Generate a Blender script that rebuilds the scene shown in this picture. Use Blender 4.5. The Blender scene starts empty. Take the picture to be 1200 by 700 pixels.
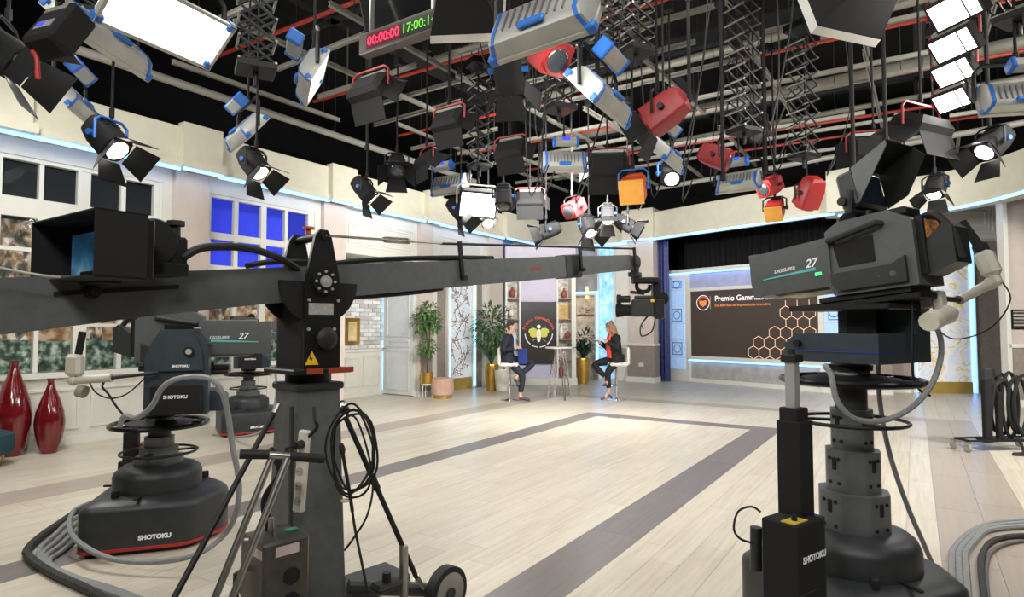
import bpy, math, random
from mathutils import Vector as V, Matrix as M
random.seed(11)
SC = bpy.context.scene
COL = SC.collection
PI = math.pi

# ---------------------------------------------------------------- camera (world x,y = room axes, left wall on x=0)
FOC = 715.0
PITCH = math.atan(33 / FOC)
YAW = math.radians(33.43)
CAM = V((9.017, -2.982, 1.5))
cd = bpy.data.cameras.new('camera'); cam = bpy.data.objects.new('camera', cd); COL.objects.link(cam)
cd.sensor_width = 36; cd.lens = FOC / 1200 * 36; cd.clip_start = .05; cd.clip_end = 100
cam.location = CAM; cam.rotation_euler = (PI / 2 + PITCH, 0, YAW)
SC.camera = cam
# ---------------------------------------------------------------- world and exposure
w = bpy.data.worlds.new('studio_world'); SC.world = w; w.use_nodes = True
w.node_tree.nodes['Background'].inputs[0].default_value = (.9, .95, 1, 1)
w.node_tree.nodes['Background'].inputs[1].default_value = .012
vs = SC.view_settings
vs.view_transform = 'Standard'; vs.look = 'None'; vs.gamma = 1; vs.use_curve_mapping = False; vs.exposure = -0.63

FWD = V((-math.sin(YAW), math.cos(YAW), 0)); RGT = V((math.cos(YAW), math.sin(YAW), 0))
def ray(px, py):
    x, z = (px - 600) / FOC, -(py - 350) / FOC
    y, z = math.cos(PITCH) - z * math.sin(PITCH), math.sin(PITCH) + z * math.cos(PITCH)
    return (RGT * x + FWD * y + V((0, 0, z))) / y
def at(px, py, d): return CAM + ray(px, py) * d
def onz(px, py, z=0):
    r = ray(px, py); return CAM + r * ((z - CAM.z) / r.z)
def frame(o, ang): return M.Translation(V((o[0], o[1], o[2] if len(o) > 2 else 0))) @ M.Rotation(math.radians(ang), 4, 'Z')
def onp(fr, px, py, yo=0):
    """where the sight line meets the upright plane y=yo of a wall frame -> (x, z) in that frame"""
    i = fr.inverted(); o = i @ CAM; r = i.to_3x3() @ ray(px, py)
    t = (yo - o.y) / r.y; p = o + r * t
    return p.x, p.z

# ---------------------------------------------------------------- materials
def lin(c): return tuple(((v / 255) / 12.92 if v / 255 <= .04045 else ((v / 255 + .055) / 1.055) ** 2.4) for v in c)
MATS = {}
def mat(name, col=(128, 128, 128), rough=.5, metal=0, emit=0, ecol=None, var=.06, scale=6, bump=0, trans=0, alpha=1, coat=0, stretch=None):
    if name in MATS: return MATS[name]
    m = bpy.data.materials.new(name); m.use_nodes = True
    nt = m.node_tree; b = nt.nodes['Principled BSDF']; c = lin(col)
    b.inputs['Roughness'].default_value = rough; b.inputs['Metallic'].default_value = metal
    if trans: b.inputs['Transmission Weight'].default_value = trans
    if alpha < 1: b.inputs['Alpha'].default_value = alpha
    if coat: b.inputs['Coat Weight'].default_value = coat; b.inputs['Coat Roughness'].default_value = .08
    b.inputs['Base Color'].default_value = (*c, 1)
    if var or bump:
        tc = nt.nodes.new('ShaderNodeTexCoord'); n = nt.nodes.new('ShaderNodeTexNoise')
        n.inputs['Scale'].default_value = scale; n.inputs['Detail'].default_value = 5
        if stretch:
            mp = nt.nodes.new('ShaderNodeMapping'); mp.inputs['Scale'].default_value = stretch
            nt.links.new(tc.outputs['Object'], mp.inputs[0]); nt.links.new(mp.outputs[0], n.inputs['Vector'])
        else: nt.links.new(tc.outputs['Object'], n.inputs['Vector'])
        if var:
            r = nt.nodes.new('ShaderNodeValToRGB')
            r.color_ramp.elements[0].position = .3; r.color_ramp.elements[1].position = .7
            r.color_ramp.elements[0].color = (*[v * (1 - var * 2) for v in c], 1)
            r.color_ramp.elements[1].color = (*[min(1, v * (1 + var * 2)) for v in c], 1)
            nt.links.new(n.outputs['Fac'], r.inputs[0]); nt.links.new(r.outputs[0], b.inputs['Base Color'])
        if bump:
            bp = nt.nodes.new('ShaderNodeBump'); bp.inputs['Strength'].default_value = bump; bp.inputs['Distance'].default_value = .01
            nt.links.new(n.outputs['Fac'], bp.inputs['Height']); nt.links.new(bp.outputs[0], b.inputs['Normal'])
    if emit:
        b.inputs['Emission Color'].default_value = (*lin(ecol or col), 1); b.inputs['Emission Strength'].default_value = emit
    MATS[name] = m; return m

def ramp_mat(name, stops, scale=4, detail=8, rough=.6, metal=0, kind='noise', emit=0, dist=0, stretch=None, bump=0, coat=0):
    if name in MATS: return MATS[name]
    m = bpy.data.materials.new(name); m.use_nodes = True; nt = m.node_tree; b = nt.nodes['Principled BSDF']
    tc = nt.nodes.new('ShaderNodeTexCoord'); src = tc.outputs['Object']
    if stretch:
        mp = nt.nodes.new('ShaderNodeMapping'); mp.inputs['Scale'].default_value = stretch
        nt.links.new(src, mp.inputs[0]); src = mp.outputs[0]
    if kind == 'noise':
        n = nt.nodes.new('ShaderNodeTexNoise'); n.inputs['Detail'].default_value = detail; n.inputs['Distortion'].default_value = dist
    else:
        n = nt.nodes.new('ShaderNodeTexVoronoi'); n.feature = kind
    n.inputs['Scale'].default_value = scale
    nt.links.new(src, n.inputs['Vector'])
    r = nt.nodes.new('ShaderNodeValToRGB'); e = r.color_ramp.elements
    while len(e) < len(stops): e.new(.5)
    for k, (p, c) in enumerate(stops): e[k].position = p; e[k].color = (*lin(c), 1)
    nt.links.new(n.outputs['Fac' if kind == 'noise' else 'Distance'], r.inputs[0])
    nt.links.new(r.outputs[0], b.inputs['Base Color'])
    b.inputs['Roughness'].default_value = rough; b.inputs['Metallic'].default_value = metal
    if coat: b.inputs['Coat Weight'].default_value = coat
    if emit: nt.links.new(r.outputs[0], b.inputs['Emission Color']); b.inputs['Emission Strength'].default_value = emit
    if bump:
        bp = nt.nodes.new('ShaderNodeBump'); bp.inputs['Strength'].default_value = bump; bp.inputs['Distance'].default_value = .01
        nt.links.new(n.outputs[0], bp.inputs['Height']); nt.links.new(bp.outputs[0], b.inputs['Normal'])
    MATS[name] = m; return m

# ---------------------------------------------------------------- mesh builder
class MB:
    def __init__(s, T=None): s.v = []; s.f = []; s.T = T or M(); s.tone = None
    def add(s, vs, fs, T=None):
        o = len(s.v); t = s.T @ T if T is not None else s.T
        s.v += [t @ V(p) for p in vs]; s.f += [tuple(i + o for i in f) for f in fs]; return s
    def bx(s, x0, x1, y0, y1, z0, z1, b=0, T=None):
        x0, x1 = sorted((x0, x1)); y0, y1 = sorted((y0, y1)); z0, z1 = sorted((z0, z1))
        return s.box(((x0 + x1) / 2, (y0 + y1) / 2, (z0 + z1) / 2), (x1 - x0, y1 - y0, z1 - z0), b, T)
    def box(s, c, d, b=0, T=None):
        cx, cy, cz = c; hx, hy, hz = d[0] / 2, d[1] / 2, d[2] / 2
        b = min(b, hx * .9, hy * .9, hz * .9)
        if b <= 0:
            vs = [(cx + i * hx, cy + j * hy, cz + k * hz) for i in (-1, 1) for j in (-1, 1) for k in (-1, 1)]
            return s.add(vs, [(0, 1, 3, 2), (4, 6, 7, 5), (0, 4, 5, 1), (2, 3, 7, 6), (0, 2, 6, 4), (1, 5, 7, 3)], T)
        vs = []; ix = {}
        for i in (-1, 1):
            for j in (-1, 1):
                for k in (-1, 1):
                    for a in range(3):
                        ix[i, j, k, a] = len(vs)
                        vs.append((cx + i * (hx - (b if a != 0 else 0)), cy + j * (hy - (b if a != 1 else 0)), cz + k * (hz - (b if a != 2 else 0))))
        fs = []; q = (-1, 1)
        for i in q:
            fs.append([ix[i, j, k, 0] for j, k in ((-1, -1), (1, -1), (1, 1), (-1, 1))][::i])
            fs.append([ix[j, i, k, 1] for j, k in ((-1, -1), (1, -1), (1, 1), (-1, 1))][::-i])
            fs.append([ix[j, k, i, 2] for j, k in ((-1, -1), (1, -1), (1, 1), (-1, 1))][::i])
        for i in q:
            for j in q:
                fs.append([ix[i, j, -1, 0], ix[i, j, -1, 1], ix[i, j, 1, 1], ix[i, j, 1, 0]][::-i * j])
                fs.append([ix[i, -1, j, 0], ix[i, -1, j, 2], ix[i, 1, j, 2], ix[i, 1, j, 0]][::i * j])
                fs.append([ix[-1, i, j, 1], ix[-1, i, j, 2], ix[1, i, j, 2], ix[1, i, j, 1]][::-i * j])
                for k in q: fs.append([ix[i, j, k, 0], ix[i, j, k, 1], ix[i, j, k, 2]][::i * j * k])
        return s.add(vs, fs, T)
    def cyl(s, p, q, r, r2=None, n=12, cap=True, T=None):
        p, q = V(p), V(q); r2 = r if r2 is None else r2
        d = (q - p).normalized(); a = d.orthogonal().normalized(); b = d.cross(a)
        vs = []
        for c, rr in ((p, r), (q, r2)):
            vs += [c + (a * math.cos(2 * PI * i / n) + b * math.sin(2 * PI * i / n)) * rr for i in range(n)]
        fs = [(i, (i + 1) % n, n + (i + 1) % n, n + i) for i in range(n)]
        if cap: fs += [tuple(range(n))[::-1], tuple(range(n, 2 * n))]
        return s.add(vs, fs, T)
    def tube(s, pts, r, n=8, smooth=0, closed=False, T=None):
        pts = [V(p) for p in pts]
        if smooth: pts = catmull(pts, smooth, closed)
        m = len(pts); vs = []; up = None
        for i, p in enumerate(pts):
            a = pts[(i + 1) % m] if closed or i < m - 1 else p; b = pts[i - 1] if closed or i > 0 else p
            d = (a - b).normalized()
            if up is None: up = d.orthogonal().normalized()
            up = (up - d * up.dot(d)).normalized(); sd = d.cross(up)
            rr = r[min(i, len(r) - 1)] if isinstance(r, (list, tuple)) else r
            vs += [p + (up * math.cos(2 * PI * k / n) + sd * math.sin(2 * PI * k / n)) * rr for k in range(n)]
        fs = []
        for i in range(m if closed else m - 1):
            j = (i + 1) % m
            fs += [(i * n + k, i * n + (k + 1) % n, j * n + (k + 1) % n, j * n + k) for k in range(n)]
        if not closed: fs += [tuple(range(n))[::-1], tuple(range((m - 1) * n, m * n))]
        return s.add(vs, fs, T)
    def ring(s, c, R, r, n=40, k=8, T=None, ry=None):
        return s.tube([V(c) + V((R * math.cos(2 * PI * i / n), (ry or R) * math.sin(2 * PI * i / n), 0)) for i in range(n)], r, k, closed=True, T=T)
    def lathe(s, prof, n=24, o=(0, 0, 0), T=None, sx=1, sy=1):
        vs = [(o[0] + r * sx * math.cos(2 * PI * i / n), o[1] + r * sy * math.sin(2 * PI * i / n), o[2] + z) for r, z in prof for i in range(n)]
        fs = [(j * n + i, j * n + (i + 1) % n, (j + 1) * n + (i + 1) % n, (j + 1) * n + i) for j in range(len(prof) - 1) for i in range(n)]
        fs += [tuple(range(n))[::-1], tuple(range((len(prof) - 1) * n, len(prof) * n))]
        return s.add(vs, fs, T)
    def prism(s, poly, z0, z1, T=None, taper=1):
        """polygon in local xy (counter-clockwise) raised from z0 to z1"""
        n = len(poly); cx = sum(p[0] for p in poly) / n; cy = sum(p[1] for p in poly) / n
        vs = [(x, y, z0) for x, y in poly] + [(cx + (x - cx) * taper, cy + (y - cy) * taper, z1) for x, y in poly]
        fs = [(i, (i + 1) % n, n + (i + 1) % n, n + i) for i in range(n)] + [tuple(range(n))[::-1], tuple(range(n, 2 * n))]
        return s.add(vs, fs, T)
    def prismy(s, poly, y0, y1):
        """polygon in local xz pushed along y"""
        n = len(poly)
        vs = [(x, y0, z) for x, z in poly] + [(x, y1, z) for x, z in poly]
        fs = [(i, n + i, n + (i + 1) % n, (i + 1) % n) for i in range(n)] + [tuple(range(n)), tuple(range(n, 2 * n))[::-1]]
        return s.add(vs, fs)
    def loft(s, rings, cap=True, T=None):
        n = len(rings[0]); vs = [p for r in rings for p in r]
        fs = [(j * n + i, j * n + (i + 1) % n, (j + 1) * n + (i + 1) % n, (j + 1) * n + i) for j in range(len(rings) - 1) for i in range(n)]
        if cap: fs += [tuple(range(n))[::-1], tuple(range((len(rings) - 1) * n, len(rings) * n))]
        return s.add(vs, fs, T)
    def ball(s, c, r, n=12, m=8, sc=(1, 1, 1), T=None):
        pr = [(max(.001, math.sin(PI * j / m)) * r, -math.cos(PI * j / m) * r) for j in range(m + 1)]
        vs = [(c[0] + R * math.cos(2 * PI * i / n) * sc[0], c[1] + R * math.sin(2 * PI * i / n) * sc[1], c[2] + z * sc[2]) for R, z in pr for i in range(n)]
        fs = [(j * n + i, j * n + (i + 1) % n, (j + 1) * n + (i + 1) % n, (j + 1) * n + i) for j in range(m) for i in range(n)]
        return s.add(vs, fs, T)
    def frame4(s, x0, x1, z0, z1, y, w=.03, d=.02):
        """four bars round a rectangle on the wall plane y, standing proud by d"""
        s.bx(x0, x1, y - d, y, z0, z0 + w); s.bx(x0, x1, y - d, y, z1 - w, z1)
        s.bx(x0, x0 + w, y - d, y, z0 + w, z1 - w); s.bx(x1 - w, x1, y - d, y, z0 + w, z1 - w); return s
    def mesh(s, name, mt, ang=35):
        me = bpy.data.meshes.new(name); me.from_pydata([tuple(p) for p in s.v], [], s.f)
        for m_ in (mt if isinstance(mt, (list, tuple)) else [mt]): me.materials.append(m_)
        me.validate()
        if ang:
            me.polygons.foreach_set('use_smooth', [True] * len(me.polygons)); me.set_sharp_from_angle(angle=math.radians(ang))
        if s.tone is not None:
            a = me.attributes.new('tone', 'FLOAT', 'FACE'); a.data.foreach_set('value', s.tone)
        me.update(); return me
    def build(s, name, mt, parent=None, ang=35, label=None, cat=None, group=None, kind=None):
        o = bpy.data.objects.new(name, s.mesh(name, mt, ang)); COL.objects.link(o)
        if parent is not None: o.parent = parent
        return tag(o, label, cat, group, kind)
def tag(o, label=None, cat=None, group=None, kind=None):
    for k, x in (('label', label), ('category', cat), ('group', group), ('kind', kind)):
        if x: o[k] = x
    return o
def catmull(p, k, closed=False):
    out = []; n = len(p)
    for i in range(n if closed else n - 1):
        a, b, c, d = (p[(i + j) % n] if closed else p[min(max(i + j, 0), n - 1)] for j in (-1, 0, 1, 2))
        for t in range(k):
            t /= k; out.append(.5 * (2 * b + (c - a) * t + (2 * a - 5 * b + 4 * c - d) * t * t + (3 * b - a - 3 * c + d) * t ** 3))
    if not closed: out.append(p[-1])
    return out
def thing(name, label, cat, T=None, group=None, kind=None, parent=None):
    o = bpy.data.objects.new(name, None); COL.objects.link(o); o.empty_display_size = .1
    if T is not None: o.matrix_world = T
    if parent is not None: o.parent = parent
    return tag(o, label, cat, group, kind)
def P(o, name, mb, mt, **k): return mb.build(name, mt, o, **k)
def dup(o, T=None, label=None, parent=None):
    c = o.copy(); COL.objects.link(c)
    if T is not None: c.matrix_world = T
    if parent is not None: c.parent = parent
    if label: c['label'] = label
    for ch in o.children: dup(ch, None, None, c)
    return c
def text(name, s, size, mt, parent, T, depth=.001, align='LEFT', shear=0, bold=0):
    cu = bpy.data.curves.new(name, 'FONT'); cu.body = s; cu.size = size; cu.extrude = depth; cu.align_x = align; cu.shear = shear; cu.offset = bold
    t = bpy.data.objects.new(name, cu); me = bpy.data.meshes.new_from_object(t); bpy.data.objects.remove(t); bpy.data.curves.remove(cu)
    me.name = name; me.transform(T); me.materials.clear(); me.materials.append(mt)
    o = bpy.data.objects.new(name, me); COL.objects.link(o); o.parent = parent; return o
def wallT(x, y, z, flip=0):  # lettering laid on an upright plane of a wall frame (facing -y)
    return M.Translation((x, y, z)) @ M.Rotation(PI / 2, 4, 'X')
def area(name, T, sx, sy, power, col=(1, .97, .9), parent=None, spread=PI):
    l = bpy.data.lights.new(name, 'AREA'); l.shape = 'RECTANGLE'; l.size = sx; l.size_y = sy; l.energy = power; l.color = col; l.spread = spread
    o = bpy.data.objects.new(name, l); COL.objects.link(o)
    if parent is not None: o.parent = parent; o.matrix_local = T
    else: o.matrix_world = T
    return o

# ---------------------------------------------------------------- common materials
white = mat('white_paint', (216, 213, 204), .45, var=.02)
cream = mat('cream_paint', (212, 208, 190), .5, var=.02)
rose = mat('rose_cream_paint', (208, 194, 184), .5, var=.02)
taupe = mat('taupe_board', (146, 134, 126), .6, var=.06, scale=14)
greyw = mat('grey_plaster', (172, 168, 162), .7, var=.08, scale=5)
trimw = mat('trim_white', (222, 221, 212), .4, var=.01)
ledc = mat('led_strip_blue', (120, 185, 255), .4, emit=6, ecol=(110, 175, 255), var=0)
ledw = mat('led_strip_cyan', (150, 225, 255), .4, emit=4.5, ecol=(140, 215, 255), var=0)
black = mat('black_metal', (26, 26, 27), .45, .3, var=.08)
blackm = mat('matt_black', (16, 16, 17), .85, var=.1)
rubber = mat('black_rubber', (20, 20, 20), .6, var=.08)
drape = mat('black_drape', (9, 9, 10), .95, var=.15, scale=3)
gold = mat('gold_metal', (205, 165, 85), .28, .9, var=.08)
goldm = mat('gold_paint', (190, 160, 80), .4, .5, var=.05)
chrome = mat('chrome', (215, 215, 218), .12, 1, var=0)
steel = mat('steel', (170, 168, 160), .3, .9, var=.04)
alu = mat('aluminium_rail', (178, 174, 162), .45, .4, var=.05)

# ================================================================ room shell
LW = frame((0, 0), 90)                   # left set wall: local x = world y, local y points into the wall
BW = frame((0, 13.1), 0)                 # far wall
SW = frame((3.08, 13.02), -18.5)         # stage wall, local y = .95 is the screen wall
GW = frame((9.10, 13.73), 27)            # marble panel wall

# floor ---------------------------------------------------------
def plank_mat(name, c0, c1, rough):
    m = bpy.data.materials.new(name); m.use_nodes = True; nt = m.node_tree; b = nt.nodes['Principled BSDF']
    at_ = nt.nodes.new('ShaderNodeAttribute'); at_.attribute_name = 'tone'
    tc = nt.nodes.new('ShaderNodeTexCoord'); mp = nt.nodes.new('ShaderNodeMapping'); mp.inputs['Scale'].default_value = (15, .8, 1)
    n = nt.nodes.new('ShaderNodeTexNoise'); n.inputs['Scale'].default_value = 2; n.inputs['Detail'].default_value = 6; n.inputs['Distortion'].default_value = .6
    nt.links.new(tc.outputs['Object'], mp.inputs[0]); nt.links.new(mp.outputs[0], n.inputs['Vector'])
    ad = nt.nodes.new('ShaderNodeMath'); ad.operation = 'MULTIPLY_ADD'; ad.inputs[1].default_value = 1.1
    nt.links.new(n.outputs['Fac'], ad.inputs[0]); nt.links.new(at_.outputs['Fac'], ad.inputs[2])
    r = nt.nodes.new('ShaderNodeValToRGB'); r.color_ramp.elements[0].position = .25; r.color_ramp.elements[1].position = 1.25
    r.color_ramp.elements[1].position = 1; r.color_ramp.elements[0].color = (*lin(c0), 1); r.color_ramp.elements[1].color = (*lin(c1), 1)
    nt.links.new(ad.outputs[0], r.inputs[0]); nt.links.new(r.outputs[0], b.inputs['Base Color'])
    b.inputs['Roughness'].default_value = rough; b.inputs['Specular IOR Level'].default_value = .35
    return m
pl_light = plank_mat('pale_ash_plank', (192, 182, 164), (222, 214, 197), .33)
pl_beige = plank_mat('beige_grey_plank', (166, 153, 140), (180, 169, 156), .33)
pl_dark = plank_mat('dark_grey_plank', (116, 109, 107), (136, 129, 126), .3)
floor = MB().bx(-6, 15, -8, 17, -.1, -.006).build('floor', mat('joint_grey', (160, 152, 138), .6), ang=0, kind='structure')
planks = []   # polygons on the floor with material
G = .0011
def run(x0, x1, y0, y1, w, L, mt):
    n = max(1, round((x1 - x0) / w)); w = (x1 - x0) / n
    for i in range(n):
        y = y0 - random.random() * L
        while y < y1:
            a, b = max(y, y0), min(y + L, y1); y += L
            if b - a > .05: planks.append(([(x0 + i * w + G, a + G), (x0 + (i + 1) * w - G, a + G), (x0 + (i + 1) * w - G, b - G), (x0 + i * w + G, b - G)], mt))
XA, XB, XC, XD, XE, XF, XG, XH = 2.10, 2.60, 4.185, 4.52, 6.975, 7.355, 9.12, 9.72
YA, YB, YC, YD = 6.42, 6.77, 8.72, 9.16
Y0, Y1 = -5.5, 14.6
pw, pL = .205, 1.38
run(-1.0, XA, -2.4, 14, pw, pL, pl_light)
run(XB, XC, -3.6, YC, pw, pL, pl_light); run(XD, XE, -4.4, YA, pw, pL, pl_light)
run(XC, XF, YB, YC, pw, pL, pl_light); run(XF, XG, -3.0, YC, pw, pL, pl_light)
run(XA, XH, YD, Y1, pw, pL, pl_light); run(XH, 13, -1.5, Y1, pw, pL, pl_light)
run(XA, XB, -3, YD, .25, pL, pl_beige); run(XG, XH, -2, YD, .3, pL, pl_beige); 
for i in range(5): run(XB + i * 1.304, XB + (i + 1) * 1.304, YC, YD, 1.31, .22, pl_beige)
run(XC, XD, -4, YB, .3, pL, pl_dark); run(XE, XF, -4, YB, .3, pL, pl_dark); run(XD, XE, YA, YB, 1.23, .4, pl_dark)
def vis(pl):
    c = V((sum(p[0] for p in pl[0]) / 4, sum(p[1] for p in pl[0]) / 4, 0)) - CAM
    d = c.dot(FWD); return d if d > 1.5 and abs(c.dot(RGT) / d) < .95 and d > 2.9 else 99 + c.length
planks.sort(key=vis)
def plank_mb(ps):
    m = MB(); m.tone = []
    for poly, _ in ps:
        t = random.random() * .22 - .11
        m.prism(poly, -.005, 0); m.tone += [t] * 6
    return m
for pl in planks[:300]: P(floor, 'floor_plank', plank_mb([pl]), pl[1], ang=0)
for mt in (pl_light, pl_beige, pl_dark):
    P(floor, 'floor_planks', plank_mb([p for p in planks[300:] if p[1] is mt]), mt, ang=0, kind='stuff')

# dark studio shell --------------------------------------------
MB().bx(-6, 15, -8, 17, 7.6, 7.7).build('ceiling', mat('black_ceiling', (8, 8, 9), .95), ang=0, kind='structure')
for nm, a in (('wall_studio_left', (-6.1, -6, -8, 17)), ('wall_studio_back', (-6, 15, 17, 17.1)), ('wall_studio_right', (15, 15.1, -8, 17)), ('wall_studio_rear', (-6, 15, -8.1, -8))):
    MB().bx(*a, 0, 7.7).build(nm, drape, ang=0, kind='structure')
# ================================================================ left set wall
def lx(px, py=300, yo=0): return onp(LW, px, py, yo)[0]
wl = MB(LW)
for x0, x1, z0, z1 in ((-2.6, -.37, 0, 3.8), (-.37, 1.53, 0, .88), (-.37, 1.53, 3.58, 3.8), (1.53, 2.22, 0, 3.8), (2.22, 4.2, 0, .88), (2.22, 4.2, 3.56, 3.8),
                       (4.2, 4.86, 0, 3.8), (4.86, 6.88, 2.91, 3.8), (6.88, 7.6, 0, 3.8), (7.6, 9.4, 3.0, 3.8), (9.4, 10.1, 0, 3.8)):
    wl.bx(x0, x1, 0, .2, z0, z1)
wl.bx(7.55, 9.45, .12, .2, 0, 3.1)
wall_left = wl.build('wall_left', white, ang=0, kind='structure')
mo = MB(LW)
for x0, x1 in ((-2.4, -.5), (-.3, .55), (.68, 1.48), (2.3, 3.15), (3.28, 4.12)): mo.frame4(x0, x1, .2, .72, 0)
mo.bx(-2.6, 4.2, -.02, 0, 0, .11); mo.bx(-.42, 1.58, -.07, .2, .86, .93); mo.bx(2.17, 4.25, -.07, .2, .86, .93)
for a in ((4.92, 6.8, 3.06, 3.56), (4.98, 6.74, 3.12, 3.50), (7.66, 9.34, 3.1, 3.58), (7.72, 9.28, 3.16, 3.52)): mo.frame4(*a, 0, .025, .02)
P(wall_left, 'wall_moulding', mo, trimw, ang=0)
for i, (x0, x1) in enumerate(((1.66, 2.17), (4.33, 4.84), (6.92, 7.34), (9.5, 10.1))):
    pb = MB(LW).bx(x0, x1, -.1, 0, 0, 3.78); P(wall_left, 'pilaster', pb, rose, ang=0)
    sb = MB(LW).bx(x0 - .02, x1 + .02, -.125, 0, 0, .1); P(wall_left, 'pilaster_base', sb, trimw, ang=0)
    if i == 2: P(wall_left, 'pilaster_panel', MB(LW).bx(x0 + .03, x1 - .03, -.12, -.1, .12, 1.0), taupe, ang=0)
# cornice
cor = MB(LW)
cor.bx(-2.6, -.16, -.24, .3, 3.86, 4.27); cor.bx(-.16, 11.5, -.24, .3, 3.86, 4.39)
cor.bx(-2.6, 11.5, -.33, .3, 3.79, 3.87); cor.bx(-2.6, 11.5, -.28, .3, 3.87, 3.92)
trim_1 = cor.build('trim_1', cream, ang=0, kind='structure')
for x0, x1 in ((-.8, -.16), (1.62, 2.21), (4.29, 4.88), (6.88, 7.38), (9.9, 11.5)):
    b = MB(LW).bx(x0, x1, -.36, -.2, 3.86, 4.44).bx(x0 - .04, x1 + .04, -.42, -.2, 3.78, 3.9); P(trim_1, 'cornice_block', b, cream, ang=0)
xs = [-2.6, 1.62, 2.21, 4.29, 4.88, 6.88, 7.38, 9.9, 11.5]
for i in range(8):
    y = -.38 if i % 2 else -.29
    P(trim_1, 'led_strip', MB(LW).bx(xs[i], xs[i + 1], y, y + .03, 3.742, 3.785), ledc, ang=0)

glass = mat('window_glass', (120, 130, 134), .03, var=0, alpha=.05)
def window(name, x0, x1, z0, z1, cols, rows):
    o = thing(name, None, None, kind='structure')
    fr = MB(LW).frame4(x0, x1, z0, z1, .12, .05, .1)
    P(o, 'window_frame', fr, trimw, ang=0)
    mu = MB(LW)
    for k in range(len(cols) - 1):
        a, b = cols[k][1], cols[k + 1][0]; mu.bx(a, b, .03, .1, z0, z1)
    for k in range(len(rows) - 1):
        a, b = rows[k][1], rows[k + 1][0]; mu.bx(x0, x1, .035, .095, a, b)
    mu.bx(x0, cols[0][0], .03, .1, z0, z1); mu.bx(cols[-1][1], x1, .03, .1, z0, z1)
    P(o, 'mullions', mu, trimw, ang=0)
    for c in cols:
        for r in rows: P(o, 'pane', MB(LW).bx(c[0], c[1], .062, .068, r[0], r[1]), glass, ang=0)
C1 = [(-.33, .05), (.1, .47), (.62, .99), (1.05, 1.42)]
window('window_1', -.37, 1.53, .88, 3.58, C1, [(.93, 1.5), (1.54, 2.42), (2.47, 2.84), (3.08, 3.5)])
C2 = [(2.27, 2.66), (2.73, 3.14), (3.24, 3.6), (3.66, 4.08)]
window('window_2', 2.22, 4.2, .88, 3.56, C2, [(.93, 1.5), (1.54, 2.38), (2.46, 2.86), (2.97, 3.48)])
fol = ramp_mat('foliage_print', [(.3, (38, 34, 30)), (.4, (74, 86, 62)), (.46, (120, 104, 112)), (.53, (176, 142, 84)), (.6, (214, 202, 180)), (.68, (232, 228, 226))], 5, 12, .8, emit=.45, stretch=(2.2, 2.2, 1.3), dist=.5)
folg = ramp_mat('shrub_print', [(.35, (30, 38, 34)), (.47, (66, 92, 74)), (.56, (140, 164, 140)), (.66, (216, 222, 210))], 9, 12, .8, emit=.35)
bd = MB(LW).bx(-2.4, 4.7, 1.0, 1.03, .2, 2.93).build('printed_backdrop', fol, ang=0, label='autumn foliage photograph printed on a backdrop behind the windows', cat='backdrop')
P(bd, 'shrub_band', MB(LW).bx(-2.4, 4.7, .985, 1.0, .2, 1.32), folg, ang=0)
house = MB(LW)
for x in (-.6, .3, 1.2, 2.5, 3.1, 3.8): house.prismy([(x, 1.3), (x + .5, 1.3), (x + .5, 1.7), (x + .25, 1.95), (x, 1.7)], .97, .985)
P(bd, 'printed_cottages', house, ramp_mat('cottage_print', [(.35, (92, 66, 48)), (.5, (170, 128, 88)), (.62, (205, 182, 150))], 7, 6, .8, emit=.35), ang=0)
MB(LW).bx(2.0, 4.9, .7, .73, 2.42, 3.75).build('blue_glow_backdrop', mat('painted_glow_cloth', (38, 55, 225), .7, emit=.75, ecol=(48, 66, 235), var=.03), ang=0, label='blue backdrop cloth with its lighting painted in as glow behind the upper panes of the second window', cat='light panel')  # blue lighting is put into the cloth as emission; the backdrop is no lamp
MB(LW).bx(-.8, 1.85, .6, .66, 2.98, 3.75).build('dark_interior_sheet', mat('dark_interior_shade', (10, 9, 12), .9, var=.2, scale=2), ang=0, label='dark sheet standing in for the unlit interior behind the top panes of the first window', cat='dark sheet')  # black sheet put in for the darkness of the space behind these panes

# recess with white bricks
rx0, rx1 = 4.86, 6.88
rc = MB(LW).bx(rx0 - .1, rx1 + .1, .95, 1.05, 0, 3.0).bx(rx0 - .1, rx0, .2, 1.05, 0, 3.0).bx(rx1, rx1 + .1, .2, 1.05, 0, 3.0).bx(rx0, rx1, .2, 1.05, 2.95, 3.05)
wr = rc.build('wall_recess', mat('pale_grout', (196, 196, 194), .7), ang=0, kind='structure')
bm_ = [mat('brick_white', (226, 226, 224), .4, var=.05), mat('brick_pearl', (206, 206, 206), .4, var=.06), mat('brick_shade', (188, 186, 184), .4, var=.06)]
bl, bh = .245, .088; meshes = {}
z = 1.02; r = 0
while z + bh < 2.95:
    x = rx0 + .55 - (bl / 2 if r % 2 else 0)
    while x < rx1 - .02:
        a, b = max(x, rx0 + .55) + .006, min(x + bl, rx1) - .006
        if b - a > .03: P(wr, 'brick', MB(LW).bx(a, b, .925, .95, z + .006, z + bh - .006, .004), random.choice(bm_), ang=0)
        x += bl
    z += bh; r += 1
pan = MB(LW).bx(rx0, rx1, .93, .95, 0, .98).bx(rx0, rx1, .9, .95, .96, 1.02).bx(rx0, rx1, .9, .95, 0, .1)
for a in ((5.1, 5.6), (5.75, 6.15), (6.25, 6.75)): pan.frame4(a[0], a[1], .22, .85, .93, .03, .02)
P(wr, 'wainscot', pan, white, ang=0)
P(wr, 'led_strip', MB(LW).bx(rx1 - .03, rx1 - .005, .9, .92, .05, 2.9), ledw, ang=0)
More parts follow.
